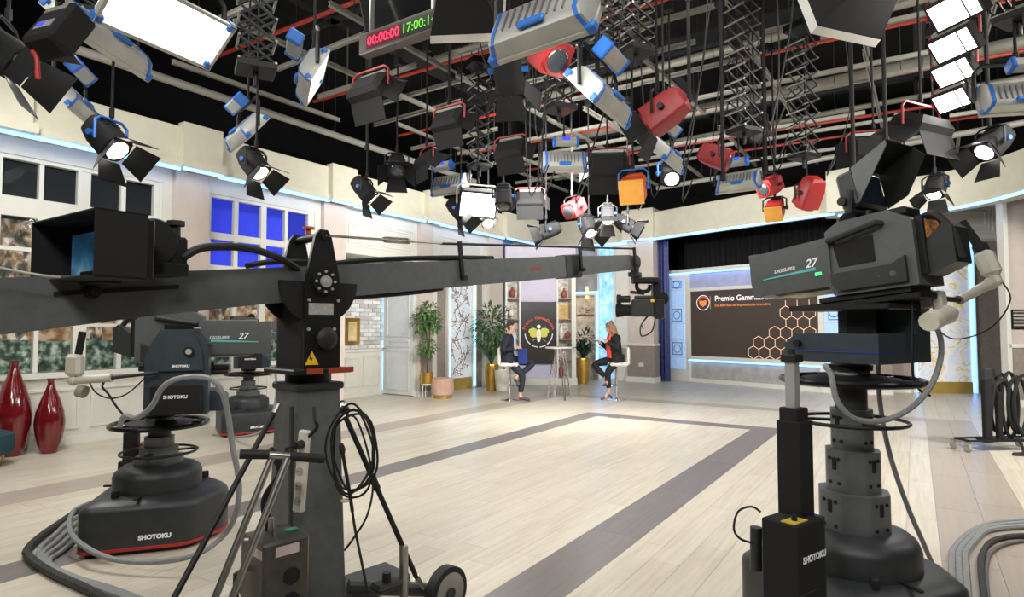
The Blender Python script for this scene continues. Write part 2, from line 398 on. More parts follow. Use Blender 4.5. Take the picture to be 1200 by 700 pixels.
# door leaf on the return wall (facing the room)
DR = frame((-.92, 6.88), 0)   # local x = world x
d = MB(DR).bx(.02, .9, -.05, 0, .02, 2.9)
for a in ((.12, .8, 1.28, 2.75), (.12, .8, .12, 1.0), (.12, .8, 1.06, 1.2)): d.frame4(*a, -.05, .03, .02)
dr = d.build('door_1', mat('door_white', (208, 212, 214), .4, var=.02), ang=0, kind='structure')
P(dr, 'door_handle', MB(DR).cyl((.07, -.05, 1.02), (.07, -.11, 1.02), .012).cyl((.07, -.1, 1.02), (.17, -.1, 1.02), .01), steel)
x, z = onp(LW, 404, 404, .9); x1, z1 = onp(LW, 421, 373, .9)
pf = MB(LW).frame4(x, x1, z, z1, .925, .07, .05).build('framed_picture', gold, ang=0, label='gilt picture frame hanging on the white brick recess wall', cat='picture')
P(pf, 'canvas', MB(LW).bx(x + .06, x1 - .06, .9, .92, z + .06, z1 - .06), ramp_mat('gilt_canvas', [(.3, (176, 150, 104)), (.7, (226, 208, 166))], 4, 4), ang=0)
# floral light panel bay
P(wall_left, 'side_board', MB(LW).bx(7.62, lx(524,400,.06)-.06, .06, .12, 0, 3.0), taupe, ang=0); P(wall_left, 'side_board', MB(LW).bx(lx(557,400,.06), 9.4, .06, .12, 0, 3.0), taupe, ang=0)
fx0, fx1 = lx(525.5, 400, .08), lx(552, 400, .08)
fp = thing('floral_light_panel', 'tall backlit white panel printed with brown blossom branches, gold plinth', 'light panel')
P(fp, 'panel', MB(LW).bx(fx0, fx1, .08, .12, .28, 3.0), mat('backlit_white', (214, 220, 228), .5, emit=.28, var=.04), ang=0)
P(fp, 'plinth', MB(LW).bx(fx0 - .02, fx1 + .02, .05, .12, 0, .28), goldm, ang=0)
P(fp, 'edge_frame', MB(LW).bx(fx0 - .09, fx0, .02, .12, 0, 3.0).bx(fx1, fx1 + .16, .02, .12, 0, 3.0), trimw, ang=0)
P(fp, 'led_strip', MB(LW).bx(fx1 + .03, fx1 + .085, .0, .02, .05, 3.0), ledw, ang=0)
P(fp, 'led_strip', MB(LW).bx(fx0 - .03, fx0 - .01, .0, .02, .05, 3.0), ledw, ang=0)
br = MB(LW); rr = random.Random(5)
def branch(x, z, a, L, w_, dep):
    for k in range(7):
        x2, z2 = x + math.cos(a) * L / 7, z + math.sin(a) * L / 7
        if not (fx0 + .02 < x2 < fx1 - .02 and .3 < z2 < 2.98): return
        nx, nz = -math.sin(a) * w_, math.cos(a) * w_
        br.add([(x - nx, .077, z - nz), (x2 - nx, .077, z2 - nz), (x2 + nx, .077, z2 + nz), (x + nx, .077, z + nz)], [(0, 1, 2, 3)])
        for q in range(2 if dep < 1 else 1):
            cx, cz, cr = x2 + rr.uniform(-.07, .07), z2 + rr.uniform(-.07, .07), rr.uniform(.01, .024)
            if fx0 + .03 < cx < fx1 - .03 and .32 < cz < 2.95: br.add([(cx + cr * math.cos(t), .076, cz + cr * math.sin(t)) for t in (0, 1.26, 2.5, 3.77, 5.03)], [(0, 1, 2, 3, 4)])
        if dep and rr.random() < .3: branch(x2, z2, a + rr.choice((-1, 1)) * rr.uniform(.5, 1.1), L * .6, w_ * .7, dep - 1)
        x, z = x2, z2; a += rr.uniform(-.45, .45)
for q in range(17): branch(fx0 + .12 + (fx1 - fx0 - .24) * ((q * .618) % 1), .34 + q * .155, rr.choice((rr.uniform(.2, 1.2), rr.uniform(1.9, 2.9))), .62, .011, 1)
P(fp, 'branch_print', br, mat('branch_brown', (148, 112, 88), .7), ang=0, kind='stuff')
MB(LW).bx(10.75, 11.5, 0, .3, 0, 3.8).build('trim_2', rose, ang=0, kind='structure')
MB(LW).bx(10.1, 10.75, .06, .12, 0, 3.8).build('trim_9', mat('blue_led_tint_wall', (138, 158, 190), .5), ang=0, kind='structure')  # added gap filler; the blue LED light on it is put into its colour

# ================================================================ far wall and corner
wb = MB(BW).bx(-4, 3.1, 0, .2, 0, 3.9).build('wall_back', greyw, ang=0, kind='structure')
fb = MB(BW).bx(-1.6, 3.1, -.15, .3, 3.95, 4.62).bx(-1.6, 3.1, -.24, .3, 3.86, 3.97).build('trim_3', cream, ang=0, kind='structure')
P(fb, 'led_strip', MB(BW).bx(-1.6, 2.35, -.22, -.19, 3.81, 3.86), ledc, ang=0)
MB(BW).bx(-4, -1.0, -.6, -.4, 0, 3.8).build('wall_corner', rose, ang=0, kind='structure')
bpx = lambda px, py, yo=0: onp(BW, px, py, yo)
x0, x1 = bpx(704, 380, -.1)[0], bpx(721, 380, -.1)[0]
lc = thing('light_column', 'tall glowing blue light column behind the woman', 'light panel')
P(lc, 'diffuser', MB(BW).bx(x0, x1, -.14, -.02, .05, 3.84), ramp_mat('ice_diffuser', [(.35, (110, 180, 240)), (.65, (190, 225, 255))], 8, 6, .4, emit=.9), ang=0)
P(lc, 'side_trim', MB(BW).bx(x1, x1 + .06, -.2, 0, 0, 3.84).bx(x0 - .05, x0, -.2, 0, 0, 3.84), trimw, ang=0)
P(lc, 'foot', MB(BW).bx(x0, x1, -.16, 0, 0, .05), trimw, ang=0)
x0 = bpx(722, 380, -.2)[0]
p3 = MB(BW).bx(x0, 2.55, -.2, 0, 0, 3.9).build('trim_4', trimw, ang=0, kind='structure')
xa, xb = bpx(737, 380, -.25)[0], bpx(766, 380, -.25)[0]
p4 = MB(BW).bx(xa, xb, -.25, .1, 0, 4.68).build('trim_5', rose, ang=0, kind='structure')
P(p4, 'wainscot', MB(BW).bx(xa - .03, xb + .03, -.3, .1, .14, .98), taupe, ang=0)
P(p4, 'wainscot_cap', MB(BW).bx(xa - .06, xb + .06, -.33, .1, .98, 1.04).bx(xa - .06, xb + .06, -.34, .1, 0, .14), trimw, ang=0)
P(p4, 'cornice_block', MB(BW).bx(xa - .1, xb + .08, -.45, .1, 3.88, 4.7), cream, ang=0)
P(p4, 'led_strip', MB(BW).bx(xa - .1, xb + .08, -.43, -.40, 3.84, 3.88), ledc, ang=0)
P(p4, 'wall_socket', MB(BW).bx((xa + xb) / 2 - .06, (xa + xb) / 2 + .08, -.315, -.3, .42, .52, .005), trimw)
# lit niche beside the bookcase
nx0, nx1 = bpx(671, 380, -.35)[0], bpx(697, 380, -.35)[0]; nz0, nz1 = bpx(690, 425, -.35)[1], bpx(690, 346, -.35)[1]
nt_ = thing('lit_niche', 'shallow wall niche with stone back outlined by a blue light strip', 'niche')
P(nt_, 'niche_back', MB(BW).bx(nx0, nx1, -.1, 0, nz0, nz1), ramp_mat('niche_stone', [(.35, (190, 168, 146)), (.6, (228, 212, 194))], 6, 6, .7, emit=.12), ang=0)
P(nt_, 'niche_frame', MB(BW).frame4(nx0 - .05, nx1 + .05, nz0 - .05, nz1 + .05, 0, .06, .35), trimw, ang=0)
P(nt_, 'led_strip', MB(BW).bx(nx0 - .05, nx1 + .1, -.37, -.34, nz1 + .05, nz1 + .1).bx(nx1 + .05, nx1 + .1, -.37, -.34, nz0, nz1 + .05), ledc, ang=0)
g = MB(BW)
for k in range(9):
    a = k * 2.4; g.cyl((nx0 + .25 + .09 * math.cos(a), -.14, 1.95 + .07 * math.sin(a)), (nx0 + .3 + .22 * math.cos(a), -.17, 1.97 + .13 * math.sin(a)), .014, .004, 6)
g.bx(nx0 + .05, nx1 - .05, -.2, -.1, 1.83, 1.85)
g.build('gold_sprig', gold, label='gold twig ornament standing in the lit niche', cat='ornament')
MB(BW).lathe([(.05, 0), (.06, .1), (.05, .3), (.03, .36)], 12, (nx1 - .32, -.2, 2.3)).build('wall_sconce', mat('lamp_amber', (255, 210, 130), .5, emit=2, var=0), label='small amber wall lamp glowing in the lit niche', cat='lamp')

# ================================================================ stage with screen
sp = lambda px, py, yo=.95: onp(SW, px, py, yo)
SL = 4.92
fs_ = MB(SW).bx(0, SL, -.15, .2, 3.97, 4.6).bx(0, SL, -.25, .2, 3.88, 4.0).build('trim_6', cream, ang=0, kind='structure')
P(fs_, 'led_strip', MB(SW).bx(.05, SL, -.24, -.2, 3.83, 3.88), ledc, ang=0)
def curtain(mb, x0, x1, y, z0, z1, amp, fold, k=6):
    n = int((x1 - x0) / fold * k); top = []; bot = []
    for i in range(n + 1):
        x = x0 + (x1 - x0) * i / n; yy = y + amp * math.sin(2 * PI * i / k) * (1 + .3 * math.sin(i * 1.7))
        top.append((x, yy, z1)); bot.append((x + .2 * amp * math.sin(i), yy, z0))
    mb.add(bot + top, [(i, i + 1, n + 2 + i, n + 1 + i) for i in range(n)])
    return mb
curtain(MB(SW), -.1, 4.9, 1.55, 0, 4.5, .05, .16).build('stage_curtain', mat('black_velvet', (11, 10, 11), .95, var=.2, scale=4), ang=80, label='black pleated curtain hanging behind the stage screen', cat='curtain')
x0, x1 = sp(768, 360, .35)[0], sp(784, 360, .35)[0]
curtain(MB(SW), x0, x1, .35, .01, 3.95, .05, .13).build('blue_curtain', mat('blue_sequin', (40, 46, 104), .45, .2, var=.35, scale=30), ang=80, label='narrow midnight blue sequin curtain beside the stage opening', cat='curtain')
sx0, sx1 = sp(781, 400)[0], sp(1010, 400)[0]; zt = sp(830, 318)[1]
ws = MB(SW).bx(sx0, sx1, .95, 1.1, 0, zt).build('wall_stage', greyw, ang=0, kind='structure')
P(ws, 'top_ledge', MB(SW).bx(sx0 - .04, sx1, .82, 1.1, zt, zt + .09), trimw, ang=0)
P(ws, 'led_strip', MB(SW).bx(sx0 - .04, sx1, .84, .87, zt - .04, zt), ledc, ang=0)
P(ws, 'baseboard', MB(SW).bx(sx0, sx1, .9, .95, 0, .1), trimw, ang=0)
zs0, zs1 = sp(812, 417)[1], sp(811, 342)[1]; xs0, xs1 = sp(811, 380)[0], sp(961, 380)[0]
P(ws, 'header_panel', MB(SW).bx(xs0 - .08, xs1 + .1, .93, .95, zs1 + .1, zt - .05), mat('lilac_panel', (170, 174, 206), .6, var=.05), ang=0)
scr = thing('stage_screen', 'wide brown video screen with hexagon honeycomb graphic and event title', 'screen')
scm = mat('screen_brown', (62, 52, 46), .35, emit=.55, ecol=(66, 56, 49), var=0)
P(scr, 'screen', MB(SW).bx(xs0, xs1, .9, .95, zs0, zs1), scm, ang=0)
P(scr, 'frame', MB(SW).frame4(xs0 - .09, xs1 + .09, zs0 - .09, zs1 + .09, .95, .09, .09), trimw, ang=0)
P(scr, 'led_strip', MB(SW).bx(xs0 - .09, xs1 + .09, .88, .91, zs0 - .14, zs0 - .1), ledc, ang=0)
ye = .897
e_w = mat('print_white', (246, 232, 236), .5, emit=.9, var=0); e_o = mat('print_orange', (232, 134, 70), .5, emit=.8, var=0)
e_c = mat('print_copper', (240, 200, 168), .5, emit=.7, var=0)
def disc(mb, cx, cz, r, y, n=24, rz=None):
    return mb.add([(cx + r * math.cos(2 * PI * i / n), y, cz + (rz or r) * math.sin(2 * PI * i / n)) for i in range(n)], [tuple(range(n))])
def arcr(mb, cx, cz, r, w_, y, a0=0, a1=360, n=36):
    pts = []
    for i in range(n + 1):
        a = math.radians(a0 + (a1 - a0) * i / n); pts += [(cx + r * math.cos(a), y, cz + r * math.sin(a)), (cx + (r - w_) * math.cos(a), y, cz + (r - w_) * math.sin(a))]
    return mb.add(pts, [(2 * i, 2 * i + 2, 2 * i + 3, 2 * i + 1) for i in range(n)])
tx, tz = sp(837.5, 353, ye)
text('title_lettering', 'Premio GammaDonna', .198, e_w, scr, SW @ wallT(tx, ye, tz), bold=.0022)
tx, tz = sp(837.5, 359.5, ye)
sub_ = text('subtitle_lettering', "Dal 2004 fuse sull'imprenditoria innovativa", .09, e_o, scr, SW @ wallT(tx, ye, tz), bold=.0006)
sub_['kind'] = 'stuff'
cx, cz = sp(823.8, 355, ye)
lg = MB(SW); arcr(lg, cx, cz, .205, .018, ye); P(scr, 'emblem_ring', lg, e_w, ang=0)
lg = MB(SW); arcr(lg, cx, cz, .17, .03, ye - .001, 20, 160)
P(scr, 'emblem_lettering_arc', lg, mat('print_red', (206, 76, 56), .5, emit=.7, var=0), ang=0)
lg = MB(SW)
for sx in (-1, 1): disc(lg, cx + sx * .062, cz + .015, .055, ye - .002, 12, .05); disc(lg, cx + sx * .05, cz - .04, .045, ye - .002, 12, .04)
disc(lg, cx, cz - .03, .035, ye - .003, 12, .085); P(scr, 'emblem_bee', lg, e_o, ang=0)
P(scr, 'divider', MB(SW).bx(tx - .14, tx - .125, ye - .002, ye, cz - .17, cz + .17), mat('print_gold', (190, 150, 90), .5, emit=.6, var=0), ang=0)
# honeycomb: pointy-top hexagons, drawn as single line strokes
hx = MB(SW); seen = set()
x_r = sp(877, 411, ye)[0]; R = (sp(900, 411, ye)[0] - sp(887.4, 411, ye)[0]) / math.sqrt(3); z_b = zs0 + R * .92
def stroke(a, b):
    k = tuple(sorted(((round(a[0], 2), round(a[1], 2)), (round(b[0], 2), round(b[1], 2)))))
    if k in seen or max(a[0], b[0]) > xs1 or min(a[1], b[1]) < zs0 - .02 or max(a[1], b[1]) > zs1 - .25: return
    seen.add(k); dx, dz = b[0] - a[0], b[1] - a[1]; L = math.hypot(dx, dz); nx, nz = -dz / L * .008, dx / L * .008
    hx.add([(a[0] - nx, ye, a[1] - nz), (b[0] - nx, ye, b[1] - nz), (b[0] + nx, ye, b[1] + nz), (a[0] + nx, ye, a[1] + nz)], [(0, 1, 2, 3)])
st = [0, .5, 2, 3.5, 3]
for r in range(5):
    for c in range(9):
        cx_ = x_r + R * math.sqrt(3) * (c + .5 * (r % 2) + .5); cz_ = z_b + r * 1.5 * R
        if c + .5 * (r % 2) < st[r]: continue
        pt = [(cx_ + R * math.cos(math.radians(60 * k + 30)), cz_ + R * math.sin(math.radians(60 * k + 30))) for k in range(6)]
        for k in range(6): stroke(pt[k], pt[(k + 1) % 6])
        if r == 4: stroke(pt[1], (pt[1][0], pt[1][1] + R * .8))
P(scr, 'honeycomb_strokes', hx, e_c, ang=0)
# tiled light panels on both sides of the screen
e_t = mat('tile_glow', (176, 206, 246), .5, emit=.55, ecol=(150, 190, 245), var=.04); e_l = mat('tile_line', (96, 128, 178), .5, var=0)
def tile_panel(p0, p1, label, n=3):
    a, b = sp(p0, 400, .9)[0], sp(p1, 400, .9)[0]
    o = thing('tile_light_panel', label, 'light panel', group='tiled light panels beside the stage screen')
    P(o, 'panel_board', MB(SW).bx(a - .12, b + .12, .88, .95, .0, zt - .02), trimw, ang=0)
    W_ = b - a; z0 = sp(795, 433, .88)[1]; z1 = sp(795, 327, .88)[1]; u = (z1 - z0) / 4.6
    z = z0; k = 0
    while z < z1 - .02:
        if k % 2 == 0:
            h = min(.62 * u if k in (0,) else .84 * u, z1 - z)
            for x0 in (a, a + W_ / 2): 
                P(o, 'tile', MB(SW).bx(x0 + .012, x0 + W_ / 2 - .012, .86, .88, z + .012, z + h - .012), e_t, ang=0)
        else:
            h = min(.86 * u, z1 - z)
            t = P(o, 'tile', MB(SW).bx(a + .012, b - .012, .86, .88, z + .012, z + h - .012), e_t, ang=0)
            l = MB(SW).frame4(a + .1, b - .1, z + .06, z + h - .06, .859, .025, .004)
            arcr(l, (a + b) / 2, z + h * .5, .12, .025, .856); P(o, 'tile_motif', l, e_l, ang=0)
        z += h; k += 1
    return o
tile_panel(785.5, 804, 'pale blue lit panel of square tiles between blue curtain and screen')
tile_panel(967, 991, 'pale blue lit panel of square tiles behind the raised pedestal camera head')

# right end: pilaster, marble wall, near wall, curved cornice
pr = frame(at(994, 461, 13.6)[:2], 33.4)
p6 = MB(pr).bx(0, .95, 0, .3, 0, 4.68).build('trim_7', rose, ang=0, kind='structure')
P(p6, 'wainscot', MB(pr).bx(-.02, .97, -.04, 0, .1, .95), taupe, ang=0); P(p6, 'baseboard', MB(pr).bx(-.02, .97, -.06, 0, 0, .1).bx(-.02, .97, -.06, 0, .95, 1.0), trimw, ang=0)
gp = lambda px, py, yo=0: onp(GW, px, py, yo)
wg = MB(GW).bx(gp(1040, 400)[0], gp(1182, 400)[0], 0, .15, 0, 4.9).build('wall_marble', white, ang=0, kind='structure')
mx0, mx1 = gp(1073, 400)[0], gp(1136, 400)[0]; mzt = gp(1100, 291)[1]
tb = MB(GW).bx(gp(1041, 400)[0], gp(1065, 400)[0], -.03, 0, .1, 3.3).bx(gp(1142, 400)[0], gp(1171, 400)[0], -.03, 0, 0, 3.45); P(wg, 'side_board', tb, taupe, ang=0)
P(wg, 'upright', MB(GW).bx(gp(1066, 400)[0], mx0 - .08, -.12, 0, 0, 3.6).bx(mx1 + .08, gp(1141, 400)[0], -.12, 0, 0, 3.6).bx(gp(1172, 400)[0], gp(1180, 400)[0], -.12, 0, 0, 4.6), trimw, ang=0)
mm = MB(GW)
for q in (0, .09, .16): mm.frame4(gp(1036, 270)[0] + q, gp(1164, 260)[0] - q, 3.62 + q, 4.28 - q, 0, .03, .03)
mm.bx(gp(1040, 300)[0], gp(1172, 300)[0], -.08, 0, 3.48, 3.56)
P(wg, 'wall_moulding', mm, trimw, ang=0)
mp_ = thing('marble_light_panel', 'tall backlit white marble panel with golden veins and gold plinth', 'light panel')
P(mp_, 'panel', MB(GW).bx(mx0, mx1, -.05, 0, .26, 3.45), ramp_mat('gold_veined_marble', [(.0, (200, 206, 216)), (.455, (222, 224, 228)), (.485, (216, 192, 116)), (.5, (222, 200, 130)), (.53, (226, 227, 230)), (.75, (194, 203, 216))], 2.4, 12, .35, emit=.25, dist=.9), ang=0)
P(mp_, 'plinth', MB(GW).bx(mx0, mx1, -.08, 0, 0, .26), goldm, ang=0)
P(mp_, 'led_strip', MB(GW).bx(mx1 + .01, mx1 + .06, -.08, -.04, .02, 3.45), ledc, ang=0); P(mp_, 'led_strip', MB(GW).bx(mx0 - .06, mx0 - .01, -.08, -.04, .02, 3.45), ledc, ang=0)
NW = frame(at(1183, 470, 11.6)[:2], 31)
wn = MB(NW).bx(0, 3.2, 0, .15, 0, 4.3).build('wall_right', rose, ang=0, kind='structure')
P(wn, 'wainscot', MB(NW).bx(.02, 3.2, -.04, 0, .12, 1.1), taupe, ang=0); P(wn, 'wall_cap', MB(NW).bx(-.02, 3.2, -.07, 0, 1.1, 1.17).bx(-.02, 3.2, -.07, 0, 0, .12).bx(-.05, .03, -.07, .1, 0, 4.3), trimw, ang=0)
v_ = onp(NW, 1185, 386); v2 = onp(NW, 1205, 363)
vt = MB(NW).frame4(v_[0], v2[0] + .3, v_[1], v2[1], 0, .025, .03).build('wall_vent', black, ang=0, label='black ventilation grille set in the right wall above the ledge', cat='vent')
for k in range(5):
    z = v_[1] + .03 + k * (v2[1] - v_[1] - .05) / 5; P(vt, 'slat', MB(NW).bx(v_[0] + .02, v2[0] + .28, -.02, -.005, z, z + .035), mat('vent_grey', (74, 72, 70), .5), ang=0)
path = [(7.70, 11.5), (8.25, 11.85), (8.8, 12.15), (9.4, 12.1), (9.95, 11.75), (10.35, 11.3), (10.66, 10.8), (11.1, 10.0), (11.6, 8.9)]
def offs(p, d):
    out = []
    for i, q in enumerate(p):
        a, b = p[max(i - 1, 0)], p[min(i + 1, len(p) - 1)]; t = V((b[0] - a[0], b[1] - a[1])).normalized()
        out.append((q[0] - t.y * d, q[1] + t.x * d))
    return out
def strip(mb, d0, d1, z0, z1): return mb.prism(offs(path, d0) + offs(path, d1)[::-1], z0, z1)
cc = strip(strip(MB(), 0, .5, 3.95, 4.62), -.08, .5, 3.87, 3.96).build('trim_8', cream, ang=30, kind='structure')
P(cc, 'led_strip', strip(MB(), -.07, -.03, 3.82, 3.87), ledc, ang=30)
P(cc, 'cornice_block', MB(SW).bx(SL - .08, SL + .55, -.4, .2, 3.86, 4.72), cream, ang=0)
# ================================================================ set dressing
RA = math.degrees(YAW)      # frames turned this way face the camera squarely
BC = frame((.25, 9.98), 40.6)
bc = thing('bookcase', 'white open bookcase with stone-backed shelves around a dark screen', 'bookcase')
bp_ = lambda px, py, yo=0: onp(BC, px, py, yo)
bx0, bx1 = bp_(592.5, 400)[0], bp_(675, 400)[0]; l1 = bp_(608.5, 400)[0]; l2 = bp_(652.5, 400)[0]; l3 = bp_(670, 400)[0]
BT = 3.0
P(bc, 'plinth', MB(BC).bx(bx0 - .02, bx1 + .02, -.05, .42, 0, .17), trimw, ang=0)
for x in (bx0, l1, l2, l3): P(bc, 'upright', MB(BC).bx(x, x + .045, 0, .4, .17, BT), trimw, ang=0)
P(bc, 'side_panel', MB(BC).bx(l3 + .045, bx1, 0, .4, .17, BT), trimw, ang=0)
P(bc, 'top_panel', MB(BC).bx(bx0, bx1, 0, .4, BT, BT + .62), mat('lilac_white', (196, 190, 204), .5, var=.02), ang=0)
P(bc, 'back_panel', MB(BC).bx(bx0, bx1, .4, .44, .17, BT), ramp_mat('stacked_stone', [(.3, (150, 140, 130)), (.5, (204, 196, 186)), (.65, (232, 228, 222))], 7, 6, .7, stretch=(1, 1, 2.6), emit=.12), ang=0)
P(bc, 'lit_panel', MB(BC).bx(l1 + .05, l2, .1, .14, 2.14, BT), mat('lilac_lit', (196, 186, 206), .5, emit=.08, var=.02), ang=0)
P(bc, 'lower_panel', MB(BC).bx(l1 + .05, l2, .1, .14, .17, .55), mat('lilac_low', (190, 188, 208), .5, emit=.06, var=.02), ang=0)
SHZ = (.62, 1.16, 1.68, 2.22)
for a, b in ((bx0 + .045, l1), (l2 + .045, l3)):
    for z in SHZ: P(bc, 'shelf', MB(BC).bx(a, b, .03, .4, z, z + .03), mat('shelf_wood', (168, 138, 118), .5), ang=0)
terr = mat('terracotta', (150, 84, 72), .5); ivory = mat('ivory_ceramic', (226, 220, 210), .35)
items = [('vase', 'small terracotta vase on the top left shelf of the bookcase', terr, bx0 + .2, 2.25, .3), ('vase', 'white ceramic vase on the middle left bookcase shelf', ivory, bx0 + .18, 1.71, .34),
         ('vase', 'rounded dark red vase on the top right bookcase shelf', terr, l2 + .24, 2.25, .26), ('vase', 'slim white pitcher on the lower right bookcase shelf', ivory, l2 + .16, 1.19, .38),
         ('vase', 'terracotta jar on the lower right bookcase shelf beside the pitcher', terr, l2 + .33, 1.19, .2), ('vase', 'pink clay pot at the foot of the right bookcase column', terr, l2 + .16, .18, .36), ('vase', 'ivory jar on the low left bookcase shelf', ivory, bx0 + .2, 1.19, .3)]
for nm, lb, m_, x, z, h in items:
    MB(BC).lathe([(.04, 0), (.07, h * .2), (.085, h * .42), (.06, h * .68), (.028, h * .8), (.035, h)], 14, (x, .2, z)).build(nm, m_, label=lb, cat='vase', group='ornaments on the bookcase')
gb = MB(BC).frame4(l2 + .07, l3 - .03, 1.71, 2.08, .25, .035, .04).build('small_gold_frame', goldm, ang=0, label='square gold framed picture leaning on the right bookcase shelf', cat='picture', group='ornaments on the bookcase')
P(gb, 'canvas', MB(BC).bx(l2 + .1, l3 - .06, .23, .25, 1.74, 2.05), mat('ochre_canvas', (198, 168, 112), .6, var=.2), ang=0)
ct = MB(BC).cyl((l2 + .2, .2, .65), (l2 + .2, .2, .68), .06).build('candle_tray', gold, label='gold candle dish on the low right bookcase shelf', cat='candle holder', group='ornaments on the bookcase')
P(ct, 'candle', MB(BC).cyl((l2 + .2, .2, .68), (l2 + .2, .2, .83), .022), ivory)
# portrait screen with bee emblem
tv = thing('portrait_screen', 'upright black screen showing a round yellow bee emblem in the bookcase', 'screen')
tx0, tx1 = l1 + .05, l2 - .005; tz0, tz1 = .55, 2.13
P(tv, 'screen', MB(BC).bx(tx0, tx1, .03, .09, tz0, tz1), mat('screen_dark', (36, 30, 28), .3, emit=.3, ecol=(40, 33, 30), var=0), ang=0)
P(tv, 'bezel', MB(BC).frame4(tx0 - .012, tx1 + .012, tz0 - .012, tz1 + .012, .06, .014, .04), black, ang=0)
cx, cz, yv = (tx0 + tx1) / 2, 1.33, .026; R_ = .37
l = MB(BC)
for a0, a1 in ((182, 232), (238, 268), (274, 302), (308, 358)): arcr(l, cx, cz, R_, .024, yv, a0, a1, 14)
P(tv, 'emblem_ring', l, mat('emblem_grey', (205, 205, 205), .5, emit=.6, var=0), ang=0)
e_red = mat('emblem_red', (206, 74, 54), .5, emit=.5, var=0)
s_ = 'Premio GammaDonna'
lt = []
for i, ch in enumerate(s_):
    if ch == ' ': continue
    a = math.radians(162 - 144 * i / (len(s_) - 1))
    T = BC @ M.Translation((cx + R_ * math.cos(a), yv, cz + R_ * math.sin(a))) @ M.Rotation(-(a - PI / 2), 4, 'Y') @ M.Rotation(PI / 2, 4, 'X')
    cu = bpy.data.curves.new('c', 'FONT'); cu.body = ch; cu.size = .105; cu.align_x = 'CENTER'; cu.offset = .0015; cu.extrude = .001
    t = bpy.data.objects.new('c', cu); me = bpy.data.meshes.new_from_object(t); me.transform(T); lt.append(me); bpy.data.objects.remove(t)
lm = MB()
for me in lt: lm.add([v.co for v in me.vertices], [tuple(p.vertices) for p in me.polygons])
P(tv, 'emblem_lettering', lm, e_red, ang=0, kind='stuff')
l = MB(BC)
for sx in (-1, 1): disc(l, cx + sx * .15, cz + .05, .12, yv, 18, .085); disc(l, cx + sx * .13, cz - .04, .1, yv - .0005, 18, .07)
P(tv, 'bee_wings', l, mat('emblem_yellow', (196, 190, 84), .5, emit=.4, var=0), ang=0)
l = MB(BC); disc(l, cx, cz - .06, .055, yv - .001, 18, .17); disc(l, cx, cz + .17, .05, yv - .001, 14)
for sx in (-1, 1):
    for a in (.9, 2.2): l.add([(cx + sx * .1, yv, cz + .1 * (1 if a < 1 else -1.6)), (cx + sx * .115, yv, cz + .1 * (1 if a < 1 else -1.6)), (cx + sx * .2, yv, cz + .2 * (1 if a < 1 else -1.1))], [(0, 1, 2)])
P(tv, 'bee_body', l, mat('emblem_white', (232, 226, 210), .5, emit=.6, var=0), ang=0)
l = MB(BC)
for k in range(3): l.bx(cx - .045, cx + .045, yv - .003, yv - .0025, cz - .02 - k * .055, cz - .0 - k * .055)
P(tv, 'bee_stripe', l, mat('emblem_dark', (190, 150, 60), .5, emit=.4, var=0), ang=0, kind='stuff')

# plants ---------------------------------------------------------
lf1 = mat('ficus_leaf', (96, 132, 72), .5, var=.25, scale=12); lf2 = mat('palm_leaf', (74, 106, 66), .5, var=.25, scale=10); lf3 = mat('dark_leaf', (44, 66, 52), .5, var=.2, scale=10)
bark = mat('bark', (104, 88, 66), .8)
def leaf(mb, p, d, L, w_):
    d = V(d).normalized(); s_ = d.cross(V((0, 0, 1)))
    s_ = s_.normalized() * w_ if s_.length > .01 else V((w_, 0, 0)); p = V(p); u = s_.cross(d).normalized() * w_ * .3
    mb.add([p, p + d * L * .45 + s_ + u, p + d * L, p + d * L * .45 - s_ + u, p + d * L * .45 - u * .4], [(0, 4, 1), (1, 4, 2), (2, 4, 3), (3, 4, 0)])
def cloud(mb, c, r, n, L, w_, rnd, sz=1):
    for _ in range(n):
        d = V((rnd.gauss(0, 1), rnd.gauss(0, 1), rnd.gauss(0, 1))).normalized(); q = V(c) + V((d.x, d.y, d.z * sz)) * r * rnd.uniform(.35, 1)
        leaf(mb, q, (d + V((0, 0, -.5))) + V((rnd.uniform(-.6, .6), rnd.uniform(-.6, .6), rnd.uniform(-.3, .3))), L * rnd.uniform(.7, 1.2), w_)
def arching(mb, c, n, L, w_, rnd, up=1.0, seg=5):
    for k in range(n):
        a = 2 * PI * k / n + rnd.uniform(-.3, .3); e = rnd.uniform(.35, 1.0) * up; p = V(c); d = V((math.cos(a) * .5, math.sin(a) * .5, e)).normalized()
        l_ = L * rnd.uniform(.75, 1.1); prev = None
        sd = V((-math.sin(a), math.cos(a), 0)); pts = []
        for i in range(seg + 1):
            t = i / seg; ww = w_ * math.sin(PI * min(.97, t * .85 + .12)); pts += [p - sd * ww, p + sd * ww]
            p = p + d * l_ / seg; d = (d + V((math.cos(a) * .16, math.sin(a) * .16, -.22))).normalized()
        mb.add(pts, [(2 * i, 2 * i + 1, 2 * i + 3, 2 * i + 2) for i in range(seg)])
rnd = random.Random(3)
B0 = onz(500, 466.5)
fi = thing('ficus_tree', 'leafy green ficus tree in a gold pot on a white stand', 'plant', M.Translation(B0))
P(fi, 'pot', MB().lathe([(.12, .3), (.135, .32), (.14, .54), (.125, .54), (.12, .5)], 20), gold)
st_ = MB()
for k in range(3):
    a = k * 2.1 + .4; st_.cyl((.12 * math.cos(a), .12 * math.sin(a), 0), (.11 * math.cos(a), .11 * math.sin(a), .34), .012, n=6)
P(fi, 'stand', st_.cyl((0, 0, .27), (0, 0, .3), .12, n=16), trimw)
tk = MB()
for k in range(3): tk.tube([(.02 * k, 0, .5), (.03 * math.sin(k), .03 * math.cos(k), .9), (.05 * math.sin(k * 2), .03, 1.3), (.12 * math.sin(k * 2.2), .08 * math.cos(k * 2), 1.75)], .012, 6, 4)
P(fi, 'trunk', tk, bark)
